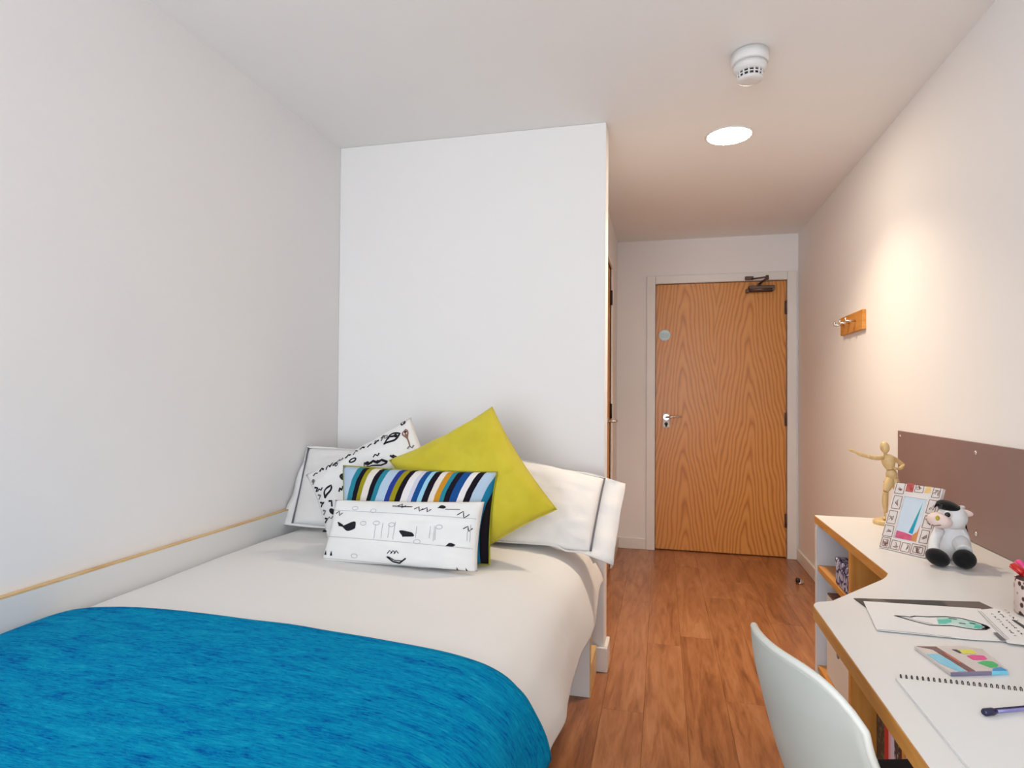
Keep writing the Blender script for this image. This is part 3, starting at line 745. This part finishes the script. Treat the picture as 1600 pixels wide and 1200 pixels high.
# pinboard
M['pin'] = mat_noise('mauve_brown_board', srgb(142, 116, 112), srgb(136, 110, 108), 3, .42)
pb = thing('pinboard', 'mauve brown pinboard fixed to the wall above the desk', 'pinboard', (XR, 2.0, DZ+.002))
b = bm_(); box(b, XR-.010, XR-.0005, .9, 2.862, DZ+.002, 1.052, .001); obj('panel', b, 'pin', pb)
for y, z in ((2.835, 1.03), (2.835, .76), (2.21, 1.02), (2.21, .765), (1.6, 1.02), (1.6, .765)):
    b = bm_(); lathe(b, (XR-.0135, y, z), [(.004, 0), (.007, .002), (.007, .004)], 14, 'x'); obj('screw', b, 'chrome', pb)

# ------------------------------------------------------------------ things on the desk
# artist's mannequin
M['mann'] = wood('pale_beech', srgb(216, 184, 130), srgb(226, 198, 150), srgb(202, 166, 108), (6, 6, 1.5), 8)
mx, my = .795, 2.45
mn = thing('artist_mannequin', 'jointed wooden artist mannequin with one arm stretched out', 'mannequin', (mx, my, DZ))
def P(px, py, dy=0): return at(px, py, y=my+dy)
b = bm_(); lathe(b, (mx, my+.02, DZ), [(.045, 0), (.045, .012), (.04, .016), (.01, .017)], 28); obj('base', b, 'mann', mn)
b = bm_(); tube(b, [(mx, my+.045, DZ+.01), (mx, my+.045, .885)], .003, 8); obj('rod', b, 'chrome', mn)
hd = P(1382.5, 699); b = bm_(); ell(b, hd, (.015, .017, .022), Matrix.Rotation(-.12, 3, 'Y')); obj('head', b, 'mann', mn)
nk = P(1383, 709); ch = P(1386, 718); b = bm_(); tube(b, [nk+Vector((0, 0, .003)), ch], .0055, 10); obj('neck', b, 'mann', mn)
def limb(name, pts, radii, sg=14):
    b = bm_(); tube(b, catmull(pts, 5), 0, sg, radii=[r[0] for r in catmull([(r, 0) for r in radii], 5)]); obj(name, b, 'mann', mn)
wst = P(1391, 735); hip = P(1394, 743)
limb('torso', [P(1386, 710), P(1387, 716), P(1389, 725), P(1391, 733)], [.010, .021, .020, .012])
limb('pelvis', [P(1391, 734), P(1393, 741), P(1395, 749)], [.012, .019, .012])
shl, shr = P(1379, 715, -.01), P(1392, 714, .012)
limb('upper_arm', [shl, P(1368, 715.5, -.03), P(1354, 713, -.04)], [.0075, .0085, .006])
limb('forearm', [P(1354, 713, -.04), P(1345, 710, -.045), P(1336, 706, -.05)], [.006, .007, .004])
limb('hand', [P(1336, 706, -.05), P(1331, 704, -.052), P(1325, 702, -.055)], [.004, .0055, .002])
limb('upper_arm', [shr, P(1402, 720, .03), P(1412, 727, .035)], [.0075, .0085, .006])
limb('forearm', [P(1412, 727, .035), P(1408, 731, .0), P(1402, 733, -.01)], [.006, .007, .004])
limb('hand', [P(1402, 733, -.01), P(1399, 732, -.014), P(1396, 731, -.016)], [.004, .0055, .003])
k1 = P(1384, 768, -.02)
limb('thigh', [P(1391, 747), P(1388, 757, -.01), k1], [.013, .015, .009]); limb('shin', [k1, P(1383, 785, .0), P(1384, 800, .012)], [.009, .010, .006])
k2 = P(1402, 768, .0)
limb('thigh', [P(1397, 747), P(1400, 757), k2], [.013, .014, .009]); limb('shin', [k2, P(1400, 782, .03), P(1398, 797, .05)], [.009, .010, .006])
for px, py, dy in ((1382, 803, .004), (1396, 801, .04)):
    b = bm_(); c = P(px, py, dy); c.z = DZ+.024; ell(b, c, (.007, .012, .006)); obj('foot', b, 'mann', mn)

# picture frame with doodled border
BL, BR = at(1373, 856, z=DZ), at(1445, 873, z=DZ)
ex = (BR-BL).normalized(); back = Vector((-ex.y, ex.x, 0)); back = back if back.y > 0 else -back
lean = .26; ey = (Vector((0, 0, 1))*math.cos(lean)+back*math.sin(lean)+ex*.10).normalized(); ez = ex.cross(ey); ez = ez if ez.y < 0 else -ez
FW = (BR-BL).length; FH = .205
pf = thing('picture_frame', 'small white picture frame with a doodled border leaning on the desk', 'picture frame', BL+ex*FW/2)
def fbox(bm, u0, u1, v0, v1, d0, d1):
    vs = [bm.verts.new(BL+ex*u+ey*v+ez*d+Vector((0, 0, .002))) for u, v, d in ((u0,v0,d0),(u1,v0,d0),(u1,v1,d0),(u0,v1,d0),(u0,v0,d1),(u1,v0,d1),(u1,v1,d1),(u0,v1,d1))]
    for f in ((0,3,2,1),(4,5,6,7),(0,1,5,4),(1,2,6,5),(2,3,7,6),(3,0,4,7)): bm.faces.new([vs[i] for i in f])
M['framew'] = mat_noise('cream_frame', srgb(236, 226, 220), srgb(226, 218, 214), 12, .6)
b = bm_(); bw = .034
fbox(b, 0, bw, 0, FH, -.014, 0); fbox(b, FW-bw, FW, 0, FH, -.014, 0); fbox(b, bw, FW-bw, 0, bw*1.1, -.014, 0); fbox(b, bw, FW-bw, FH-bw*1.1, FH, -.014, 0); obj('border', b, 'framew', pf)
b = bm_(); fbox(b, bw-.002, FW-bw+.002, bw, FH-bw, -.010, -.006)
M['pic'] = mat_noise('pale_picture', srgb(206, 220, 232), srgb(216, 226, 236), 5, .25); pic = obj('picture', b, 'pic', pf)
def fpoly(name, pts, d, mat, parent):
    b = bm_(); vs = [b.verts.new(BL+ex*u+ey*v+ez*d+Vector((0, 0, .002))) for u, v in pts]; b.faces.new(vs); return obj(name, b, mat, parent, fixn=False)
M['teal'] = mat_noise('teal_print', srgb(20, 150, 190), srgb(40, 170, 170), 20, .4); M['rose'] = mat_noise('rose_print', srgb(226, 110, 150), srgb(210, 80, 110), 30, .4)
M['rust'] = mat_noise('rust_print', srgb(190, 110, 70), srgb(220, 150, 90), 30, .4); M['redp'] = mat_noise('red_print', srgb(170, 60, 55), srgb(200, 110, 100), 90, .5)
M['yel'] = mat_noise('amber_print', srgb(230, 190, 120), srgb(240, 210, 150), 40, .5)
fpoly('tower_print', [(.070, .062), (.082, .060), (.088, .158), (.080, .115)], -.0055, 'teal', pic)
fpoly('skyline_print', [(.036, .040), (.082, .040), (.082, .056), (.06, .06), (.036, .062)], -.0055, 'rose', pic)
fpoly('roofs_print', [(.072, .040), (.100, .040), (.100, .105), (.092, .070), (.08, .054), (.072, .052)], -.0056, 'rust', pic)
fpoly('red_patch', [(.034, .182), (.056, .182), (.056, .209), (.034, .209)], .0006, 'redp', pf)
fpoly('amber_patch', [(.088, .185), (.105, .187), (.104, .206), (.089, .205)], .0006, 'yel', pf)
b = bm_()
def fline(bm, pts, wd, d=.0008):
    for (u0, v0), (u1, v1) in zip(pts, pts[1:]):
        L = math.hypot(u1-u0, v1-v0) or 1; nx, ny = -(v1-v0)/L*wd/2, (u1-u0)/L*wd/2
        bm.faces.new([bm.verts.new(BL+ex*u+ey*v+ez*d+Vector((0, 0, .002))) for u, v in ((u0-nx, v0-ny), (u1-nx, v1-ny), (u1+nx, v1+ny), (u0+nx, v0+ny))])
def frect(bm, u0, v0, u1, v1, wd=.0018): fline(bm, [(u0, v0), (u1, v0+.001), (u1-.001, v1), (u0+.001, v1), (u0, v0)], wd)
rr = random.Random(3)
for u0, v0, u1, v1 in ((.003, .003, .030, .034), (.008, .008, .024, .028), (.034, .004, .060, .031), (.064, .004, .088, .030), (.092, .004, FW-.004, .033), (.098, .009, FW-.010, .027), (.002, .038, .03, .072), (.004, .078, .029, .118), (.006, .125, .031, .165), (.004, .172, .03, .207), (.108, .04, FW-.004, .078), (.106, .084, FW-.003, .12), (.106, .128, FW-.005, .168), (.06, .184, .084, .208), (.11, .176, FW-.004, .207)):
    frect(b, u0, v0, u1, v1)
    cx, cy = (u0+u1)/2, (v0+v1)/2
    fline(b, [(cx+rr.uniform(-.009, .009), cy+rr.uniform(-.01, .01)) for _ in range(8)], .0016)
obj('doodles', b, 'inkbrown', pf)
b = bm_(); fbox(b, FW*.42, FW*.58, .004, .14, -.018, -.0145); obj('strut', b, 'dark', pf)

# plush cow sitting against the frame
M['plw'] = fabric('white_plush', (.78, .77, .78), .95, 300, .5); M['plb'] = fabric('black_plush', (.008, .008, .009), .95, 300, .5); M['plp'] = fabric('pink_plush', srgb(238, 214, 208), .95, 300, .3)
cy0 = 1.965
cow = thing('plush_cow', 'black and white plush cow sitting beside the picture frame', 'soft toy', (.81, cy0, DZ))
def Q2(px, py, dy=0): return at(px, py, y=cy0+dy)
b = bm_(); ell(b, Q2(1484, 842, .02), (.046, .042, .058), seg=28, rings=18); ell(b, Q2(1487, 818, .02), (.032, .032, .035)); obj('body', b, 'plw', cow)
b = bm_(); ell(b, Q2(1488, 808, -.005), (.036, .036, .034), seg=24, rings=16); obj('head', b, 'plw', cow)
b = bm_(); ell(b, Q2(1468, 813, -.03), (.030, .030, .021), Matrix.Rotation(.25, 3, 'Y'), 24, 16); muz = obj('muzzle', b, 'plp', cow)
M['nos'] = mat_noise('olive_thread', srgb(190, 170, 50), srgb(180, 160, 44), 40, .8)
b = bm_(); ell(b, Q2(1465, 809.5, -.059), (.005, .003, .007)); obj('nostril', b, 'nos', muz)
b = bm_(); tube(b, [Q2(1456, 820, -.05), Q2(1460, 821.5, -.06), Q2(1470, 820.5, -.062)], .0013, 6); obj('mouth', b, 'inkbrown', muz)
b = bm_(); ell(b, Q2(1481, 804.5, -.037), (.011, .007, .011)); ey_ = obj('eye', b, 'whiteplastic', cow)
b = bm_(); ell(b, Q2(1480.5, 804.5, -.043), (.0075, .004, .0075)); obj('pupil', b, 'dark', ey_)
b = bm_(); ell(b, Q2(1482, 792, .0), (.030, .034, .017), Matrix.Rotation(.35, 3, 'Y'), 22, 12)
for k in range(7): c0 = Q2(1470+4*k, 791-1.2*k*(k < 3)+.6*k, -.02+.006*k); tube(b, [c0, c0+Vector((-.012+.003*k, -.004, .005)), c0+Vector((-.02+.005*k, -.008, -.004))], 0, 6, radii=[.006, .004, .001])
obj('mane', b, 'plb', cow)
b = bm_(); ell(b, Q2(1506, 801.5, .0), (.024, .006, .010), Matrix.Rotation(.16, 3, 'Y')); obj('ear', b, 'plp', cow)
b = bm_(); ell(b, Q2(1496, 797, .045), (.022, .006, .010), Matrix.Rotation(-.5, 3, 'Y')); obj('ear', b, 'plw', cow)
b = bm_(); tube(b, catmull([Q2(1499, 800, .02), Q2(1503, 812, .03), Q2(1506, 824, .035), Q2(1508, 834, .04)], 4), .008, 8); obj('nape_patch', b, 'plb', cow)
b = bm_(); tube(b, catmull([Q2(1468, 828, -.01), Q2(1461, 843, -.03), Q2(1459, 856, -.045), Q2(1462, 866, -.055)], 4), 0, 14, radii=[.013]*9+[.015]*4); obj('leg', b, 'plw', cow)
b = bm_(); c = Q2(1465, 866, -.065); ell(b, (c.x, c.y, DZ+.024), (.030, .027, .0225), Matrix.Rotation(.45, 3, 'Y'), 22, 14); obj('hoof', b, 'plb', cow)
b = bm_(); tube(b, catmull([Q2(1497, 845, .0), Q2(1503, 852, -.03), Q2(1507, 862, -.055)], 4), 0, 14, radii=[.022]*5+[.019]*4); obj('leg', b, 'plw', cow)
b = bm_(); c = Q2(1507, 868, -.075); ell(b, (c.x, c.y, DZ+.026), (.027, .027, .0255), None, 22, 14); obj('hoof', b, 'plb', cow)
b = bm_(); tube(b, catmull([Q2(1499, 828, .0), Q2(1505, 838, -.005), Q2(1508, 850, -.01)], 4), 0, 12, radii=[.012]*4+[.014]*5); obj('arm', b, 'plw', cow)

# pen pot and pens at the edge of the picture
m = new_mat('leopard_print', srgb(222, 200, 190), .5); t = NT(m); vo = t.add('ShaderNodeTexVoronoi'); vo.inputs['Scale'].default_value = 75; t.link(t.coords((1, 1, .8)), vo.inputs['Vector'])
t.color(t.ramp(vo.outputs['Distance'], [(.30, srgb(70, 40, 34)), (.40, srgb(222, 202, 194))])); M['leo'] = m
pc = at(1592, 962, z=DZ); pcx, pcy = pc.x+.040, pc.y+.012
ptop = .806
pot = thing('pen_pot', 'pale pen pot with dark spotted print at the back of the desk', 'pen pot', (pcx, pcy, DZ))
b = bm_(); lathe(b, (pcx, pcy, DZ), [(.036, 0), (.039, .003), (.039, ptop-DZ-.003), (.0385, ptop-DZ)], 32); obj('cup', b, 'leo', pot)
b = bm_(); lathe(b, (pcx, pcy, DZ), [(.0365, ptop-DZ-.004), (.0365, ptop-DZ+.0006)], 32); obj('opening', b, 'dark', pot)
def pen(name, label, p0, p1, r, mat, capmat, cat='pen', group=None):
    p0, p1 = Vector(p0), Vector(p1); th = thing(name, label, cat, p0, group); d = (p1-p0)
    b = bm_(); tube(b, [p0, p0+d*.66], r, 10); obj('barrel', b, mat, th)
    b = bm_(); tube(b, [p0+d*.64, p0+d*.97, p1], 0, 12, radii=[r*1.18, r*1.12, r*.7]); obj('cap', b, capmat, th)
    b = bm_(); q = Vector((-d.y, d.x, 0)); q = q.normalized() if q.length > 1e-6 else Vector((1, 0, 0)); s_ = q*(r*1.5); tube(b, [p0+d*.68+s_, p0+d*.96+s_], r*.3, 6); obj('clip', b, capmat, th)
M['penred'] = mat_noise('red_plastic', srgb(190, 26, 30), srgb(206, 40, 36), 20, .3); M['penpink'] = mat_noise('pink_plastic', srgb(226, 60, 130), srgb(236, 80, 144), 20, .3); M['penorange'] = mat_noise('orange_plastic', srgb(216, 90, 50), srgb(226, 110, 60), 20, .3)
p1 = at(1580, 882, y=pcy+.05)
pen('felt_pen', 'red felt pen leaning out of the pen pot', (pcx+.012, pcy-.006, ptop-.02), p1, .0062, 'penred', 'penred', group='pens in the pot')
pen('felt_pen', 'pink felt pen leaning out of the pen pot', (pcx+.02, pcy+.014, ptop-.02), p1+Vector((.022, .022, .004)), .0062, 'penpink', 'penpink', group='pens in the pot')
pen('felt_pen', 'orange felt pen between the red and the pink one', (pcx+.004, pcy+.016, ptop-.02), p1+Vector((.012, .010, -.002)), .0055, 'penorange', 'penorange', group='pens in the pot')

# papers
def flat(name, mat, pix, z, parent, dz=.0006):
    pts = [at(px, py, z=z) for px, py in pix]; b = bm_(); prism(b, [(p.x, p.y) for p in pts], z-dz, z); return obj(name, b, mat, parent)
def sheet_thing(name, label, cat, pix, z, mat, dz=.0008, part='sheet'):
    pts = [at(px, py, z=z) for px, py in pix]; c = sum(pts, Vector())/len(pts); th = thing(name, label, cat, (c.x, c.y, z-dz)); flat(part, mat, pix, z, th, dz); return th
M['greycard'] = speck('dark_grey_card', (.012, .012, .012), srgb(96, 84, 80), 9, .52)
th = sheet_thing('folder', 'dark folder lying under the white drawing', 'folder', [(1334, 934.5), (1530, 940), (1558, 953), (1540, 958), (1358, 952)], DZ+.0020, 'greycard', .0016, 'cover')
M['draw'] = mat_noise('drawing_paper', (.83, .83, .83), (.81, .81, .81), 6, .6)
dr = sheet_thing('drawing_sheet', 'white sheet with a teal fish shaped drawing', 'drawing', [(1349, 939), (1532, 951), (1640, 1005), (1520, 999), (1370, 984)], DZ+.0032, 'draw', .0010)
def ink(name, mat, lines, z, wd, parent, closed=False):
    b = bm_()
    for ln in lines:
        pts = [at(px, py, z=z) for px, py in ln]
        if closed: pts = pts+[pts[0]]
        pts = [Vector((p.x, p.y, z)) for p in pts]
        for p, q in zip(pts, pts[1:]):
            d = (q-p)
            if d.length < 1e-6: continue
            d.normalize(); s_ = Vector((-d.y, d.x, 0))*wd/2; p_, q_ = p-d*wd*.3, q+d*wd*.3
            b.faces.new([b.verts.new(x) for x in (p_-s_, q_-s_, q_+s_, p_+s_)])
    return obj(name, b, mat, parent)
def zm(pts, ox=1340, oy=920, k=5.4538): return [(ox+x/k, oy+y/k) for x, y in pts]
fin = zm([(320, 228), (400, 233), (450, 240), (490, 231), (600, 238), (750, 235), (880, 250), (1000, 280), (1090, 310), (1122, 330), (1090, 346), (1000, 345), (900, 330), (800, 312), (720, 312), (620, 308), (520, 285), (420, 257)])
M['aqua'] = mat_noise('aqua_marker', srgb(170, 216, 206), srgb(206, 228, 222), 40, .6); M['aqua2'] = mat_noise('deep_aqua_marker', srgb(70, 190, 170), srgb(120, 206, 190), 50, .6)
flat('wash', 'aqua', zm([(670, 245), (760, 242), (880, 258), (1000, 288), (1080, 318), (1000, 338), (900, 324), (800, 305), (690, 303)]), DZ+.0036, dr, .0003)
flat('deep_wash', 'aqua2', zm([(930, 270), (1000, 290), (1078, 318), (1040, 338), (990, 335), (1000, 312), (960, 292)]), DZ+.0038, dr, .0001)
flat('deep_wash', 'aqua2', zm([(680, 262), (800, 256), (800, 285), (740, 300), (690, 296)]), DZ+.0038, dr, .0001)
ink('outline', 'ink', [fin], DZ+.0040, .0034, dr, True)
ink('outline_tip', 'ink', [zm([(1060, 305), (1112, 328), (1064, 338)]), zm([(1070, 312), (1105, 330), (1075, 335)]), zm([(960, 295), (1000, 298)]), zm([(870, 292), (915, 297)]), zm([(780, 252), (840, 258)])], DZ+.0040, .004, dr)
ink('inner_line', 'ink', [zm([(340, 232), (440, 253), (540, 278), (640, 298)])], DZ+.0040, .0012, dr)
ink('edge_line', 'inkgrey', [zm([(165, 344), (500, 376), (800, 410)])], DZ+.0040, .0014, dr)
nt = sheet_thing('note_sheet', 'white note with handwriting at the right of the drawing', 'paper', [(1527, 953), (1556, 950), (1640, 985), (1640, 1012), (1574, 1004)], DZ+.0050, 'paper', .0008)
ink('margin', 'inkgrey', [zm([(1035, 192), (1150, 310), (1278, 436)]), zm([(1050, 190), (1165, 305), (1292, 430)])], DZ+.0054, .0008, nt)
rw = random.Random(11); lines = []
for row in range(3):
    for k in range(9):
        x = 1140+row*55+k*24; y = 215+row*8+k*23-row*26
        lines.append(zm([(x, y), (x+rw.uniform(-6, 12), y+rw.uniform(-14, 4)), (x+rw.uniform(4, 20), y+rw.uniform(-4, 12)), (x+rw.uniform(8, 24), y+rw.uniform(-8, 8))]))
ink('handwriting', 'ink', lines, DZ+.0054, .0011, nt)
flat('barcode', 'inkgrey', zm([(1155, 372), (1190, 372), (1270, 438), (1225, 440)]), DZ+.0054, nt, .0003)
th = sheet_thing('black_card', 'small black pointed card at the right edge of the desk', 'card', zm([(1315, 262), (1345, 266), (1440, 325), (1440, 350)]), DZ+.0064, 'dark', .0008)

# pack of page tabs
tp = thing('page_tab_pack', 'clear wallet of coloured page tabs lying on the desk above the notebook', 'page tabs', at(1505, 1035, z=DZ))
M['wallet'] = mat_noise('clear_wallet', srgb(216, 206, 200), srgb(206, 198, 194), 9, .15)
nz = DZ-.0020
flat('wallet', 'wallet', zm([(485, 490), (880, 488), (1060, 512), (1282, 690), (1280, 700), (790, 712)]), nz+.008, tp, .0055)
M['tabblue'] = mat_noise('sky_blue_card', srgb(110, 196, 226), srgb(130, 206, 230), 20, .3); M['tabbrown'] = mat_noise('maroon_card', srgb(110, 70, 68), srgb(120, 80, 76), 20, .4)
M['tabyel'] = mat_noise('yellow_tab', srgb(224, 222, 90), srgb(216, 214, 80), 20, .4); M['tabpink'] = mat_noise('pink_tab', srgb(228, 80, 150), srgb(222, 70, 140), 20, .4)
M['tabgreen'] = mat_noise('green_tab', srgb(60, 186, 110), srgb(50, 176, 100), 20, .4); M['tabdeep'] = mat_noise('blue_tab', srgb(30, 140, 200), srgb(40, 150, 206), 20, .4); M['tabslate'] = mat_noise('slate_edge', srgb(120, 112, 140), srgb(130, 120, 148), 20, .3)
for nm, mt, pts in (('blue_panel', 'tabblue', [(590, 555), (680, 556), (790, 610), (920, 700), (850, 698), (700, 630)]), ('brown_band', 'tabbrown', [(505, 488), (670, 492), (1005, 700), (945, 702), (640, 515)]), ('orange_line', 'penorange', [(735, 545), (760, 552), (880, 628), (860, 625)]),
                    ('yellow_tab', 'tabyel', [(860, 520), (975, 516), (1020, 548), (900, 553)]), ('pink_tab', 'tabpink', [(930, 570), (975, 562), (1075, 568), (1105, 595), (1080, 603), (985, 603)]),
                    ('green_tab', 'tabgreen', [(1025, 628), (1075, 613), (1150, 618), (1200, 645), (1190, 665), (1130, 668)]), ('blue_tab', 'tabdeep', [(1150, 680), (1220, 665), (1270, 690), (1270, 698), (1150, 699)]), ('black_mark', 'dark', [(805, 515), (845, 516), (885, 545), (870, 546)])):
    flat(nm, mt, zm(pts), nz+(.0094 if nm == 'orange_line' else .0088), tp, .0007)
a_, b_, c_ = at(*zm([(795, 714)])[0], z=nz+.008), at(*zm([(1140, 705)])[0], z=nz+.008), at(*zm([(1280, 698)])[0], z=nz+.008)
for nm, mt, p, q in (('spine_edge', 'tabslate', a_, b_), ('spine_end', 'tabblue', b_, c_)):
    b = bm_(); vs = [b.verts.new(v_) for v_ in (p+Vector((0, -.0015, .0005)), q+Vector((0, -.0015, .0005)), q+Vector((0, -.0015, -.0056)), p+Vector((0, -.0015, -.0056)), p+Vector((0, .001, .0005)), q+Vector((0, .001, .0005)), q+Vector((0, .001, -.0056)), p+Vector((0, .001, -.0056)))]
    for f in ((0, 1, 2, 3), (7, 6, 5, 4), (0, 4, 5, 1), (3, 2, 6, 7), (0, 3, 7, 4), (1, 5, 6, 2)): b.faces.new([vs[i] for i in f])
    obj(nm, b, mt, tp)
# spiral notebook
s0, s1 = at(1403, 1057, z=DZ+.005), at(1600, 1078, z=DZ+.005)
sd = (s1-s0).normalized(); sn = Vector((sd.y, -sd.x, 0)); sn = sn if sn.y < 0 else -sn
nb = thing('spiral_notebook', 'open white spiral notebook at the front of the desk', 'notebook', (s0.x, s0.y, DZ))
W_ = .225
def nbq(a, c, d, e, z0, z1, name, mat):
    b = bm_(); pts = [s0+sd*a+sn*d, s0+sd*c+sn*d, s0+sd*c+sn*e, s0+sd*a+sn*e]; prism(b, [(p.x, p.y) for p in pts], z0, z1); obj(name, b, mat, nb)
nbq(-.005, W_, .004, .30, DZ+.0002, DZ+.0045, 'pages', 'paper')
k = 0
while .008*k < W_-.004:
    c0 = s0+sd*(.004+.008*k); b = bm_()
    tube(b, [c0+sn*(.0038*math.cos(2*PI*j/12))+Vector((0, 0, .0038*math.sin(2*PI*j/12)-.0002))+sd*(.0012*j/12) for j in range(12)], .0008, 5, closed=True); obj('coil_ring', b, 'dark', nb); k += 1
# ball pen
M['penblue'] = mat_noise('navy_plastic', srgb(34, 32, 70), srgb(26, 24, 56), 20, .25); M['penclear'] = mat_noise('lilac_clear_plastic', srgb(140, 136, 180), srgb(120, 116, 170), 20, .15)
e0, e1 = at(1536, 1113, z=DZ+.0098), at(1600, 1107, z=DZ+.0098); d = (e1-e0).normalized()
pn = thing('ballpoint_pen', 'dark blue ballpoint pen lying on the open notebook', 'pen', (e0.x, e0.y, DZ+.0046))
b = bm_(); tube(b, [e0, e0+d*.003, e0+d*.016, e0+d*.022], 0, 12, radii=[.0035, .0052, .0052, .0035]); obj('cap', b, 'penblue', pn)
b = bm_(); tube(b, [e0+d*.02, e0+d*.14], .0034, 10); obj('barrel', b, 'penclear', pn)
b = bm_(); tube(b, [e0+d*.02+Vector((0, 0, .002)), e0+d*.138+Vector((0, 0, .002))], .0022, 8); obj('ink_tube', b, 'penblue', pn)

# ------------------------------------------------------------------ chair
M['chair'] = mat_noise('shaded_grey_plastic', srgb(186, 188, 181), srgb(181, 184, 177), 6, .45); M['chairrim'] = mat_noise('lit_grey_plastic', srgb(214, 214, 207), srgb(208, 209, 202), 6, .45)  # shade of the rear painted into the shell, brighter light into the rim
cang = math.atan2(.2367, .9716)+.07; fw = Vector((math.cos(cang), math.sin(cang), 0)); lf = Vector((-fw.y, fw.x, 0)); cc = Vector((.249, 1.066, 0))+lf*.031
chair = thing('desk_chair', 'pale grey moulded plastic chair pulled up to the desk', 'chair', cc+fw*.2)
def CP(a, b_, z): return cc+fw*a+lf*b_+Vector((0, 0, z))
# back and seat run on as one shell; section along the middle from top rim to front edge
sec = catmull([(-.070, .788), (-.062, .73), (-.044, .66), (-.020, .58), (.008, .51), (.045, .463), (.10, .447), (.20, .442), (.30, .448), (.37, .452), (.41, .435)], 5)
rows = []
NU = 24
for j, p in enumerate(sec):
    t_ = j/(len(sec)-1); r = []
    for i in range(NU+1):
        u = 2*i/NU-1
        if t_ < .5:
            hw = .156+.024*(t_/.5); bulge = .058*(1-.24*t_/.5)
            a = p.x + bulge*abs(u)**2.2; drop = .058*abs(u)**4.5*max(0, 1-t_/.2); z = p.y-drop
        else:
            hw = .180+.012*math.sin((t_-.5)*PI); a = p.x+.0444*abs(u)**2.2*max(0, 1-(t_-.5)/.12); z = p.y+.022*abs(u)**3
        r.append(CP(a, -hw*u, z))
    rows.append(r)
shell = sheet('seat_shell', 'chair', rows, .011, chair); shell.modifiers['thickness'].offset = 0
rimp = [rows[0][i] for i in range(NU+1)]
edge = [r[0] for r in rows[::-1]][:-1] + rimp + [r[-1] for r in rows][1:]
b = bm_(); tube(b, edge, .0062, 10); obj('rolled_rim', b, 'chairrim', chair)
for a, s_ in ((.05, 1), (.05, -1), (.34, 1), (.34, -1)):
    b = bm_(); tube(b, [CP(a+.02*(1 if a < .1 else -1), .13*s_, .437), CP(a, .17*s_, .42), CP(a+(-.05 if a < .1 else .05), .205*s_, .004)], .011, 10); lg = obj('leg', b, 'chrome', chair)
    b = bm_(); tube(b, [CP(a+(-.05 if a < .1 else .05), .205*s_, .0), CP(a+(-.048 if a < .1 else .048), .2045*s_, .03)], .0135, 10); obj('foot_cap', b, 'dark', lg)
b = bm_()
for a in (.07, .32): tube(b, [CP(a, -.14, .43), CP(a, .14, .43)], .009, 8)
obj('underframe', b, 'chrome', chair)
b = bm_()
pp = []
for k in range(28):
    q = 2*PI*k/28; ca, sa = math.cos(q), math.sin(q)
    pp.append((.22+.17*math.copysign(abs(ca)**.5, ca), .176*math.copysign(abs(sa)**.6, sa)))
lo_ = [b.verts.new(CP(a, c, .462)) for a, c in pp]; md_ = [b.verts.new(CP(a, c, .484)) for a, c in pp]; hi_ = [b.verts.new(CP(.22+(a-.22)*.95, c*.95, .492)) for a, c in pp]
for A, B in ((lo_, md_), (md_, hi_)):
    for k in range(28): f = b.faces.new((A[k], A[(k+1) % 28], B[(k+1) % 28], B[k])); f.smooth = True
b.faces.new(lo_[::-1]); b.faces.new(hi_)
tag(obj('seat_pad', b, 'blackcloth', chair), 'black seat pad')
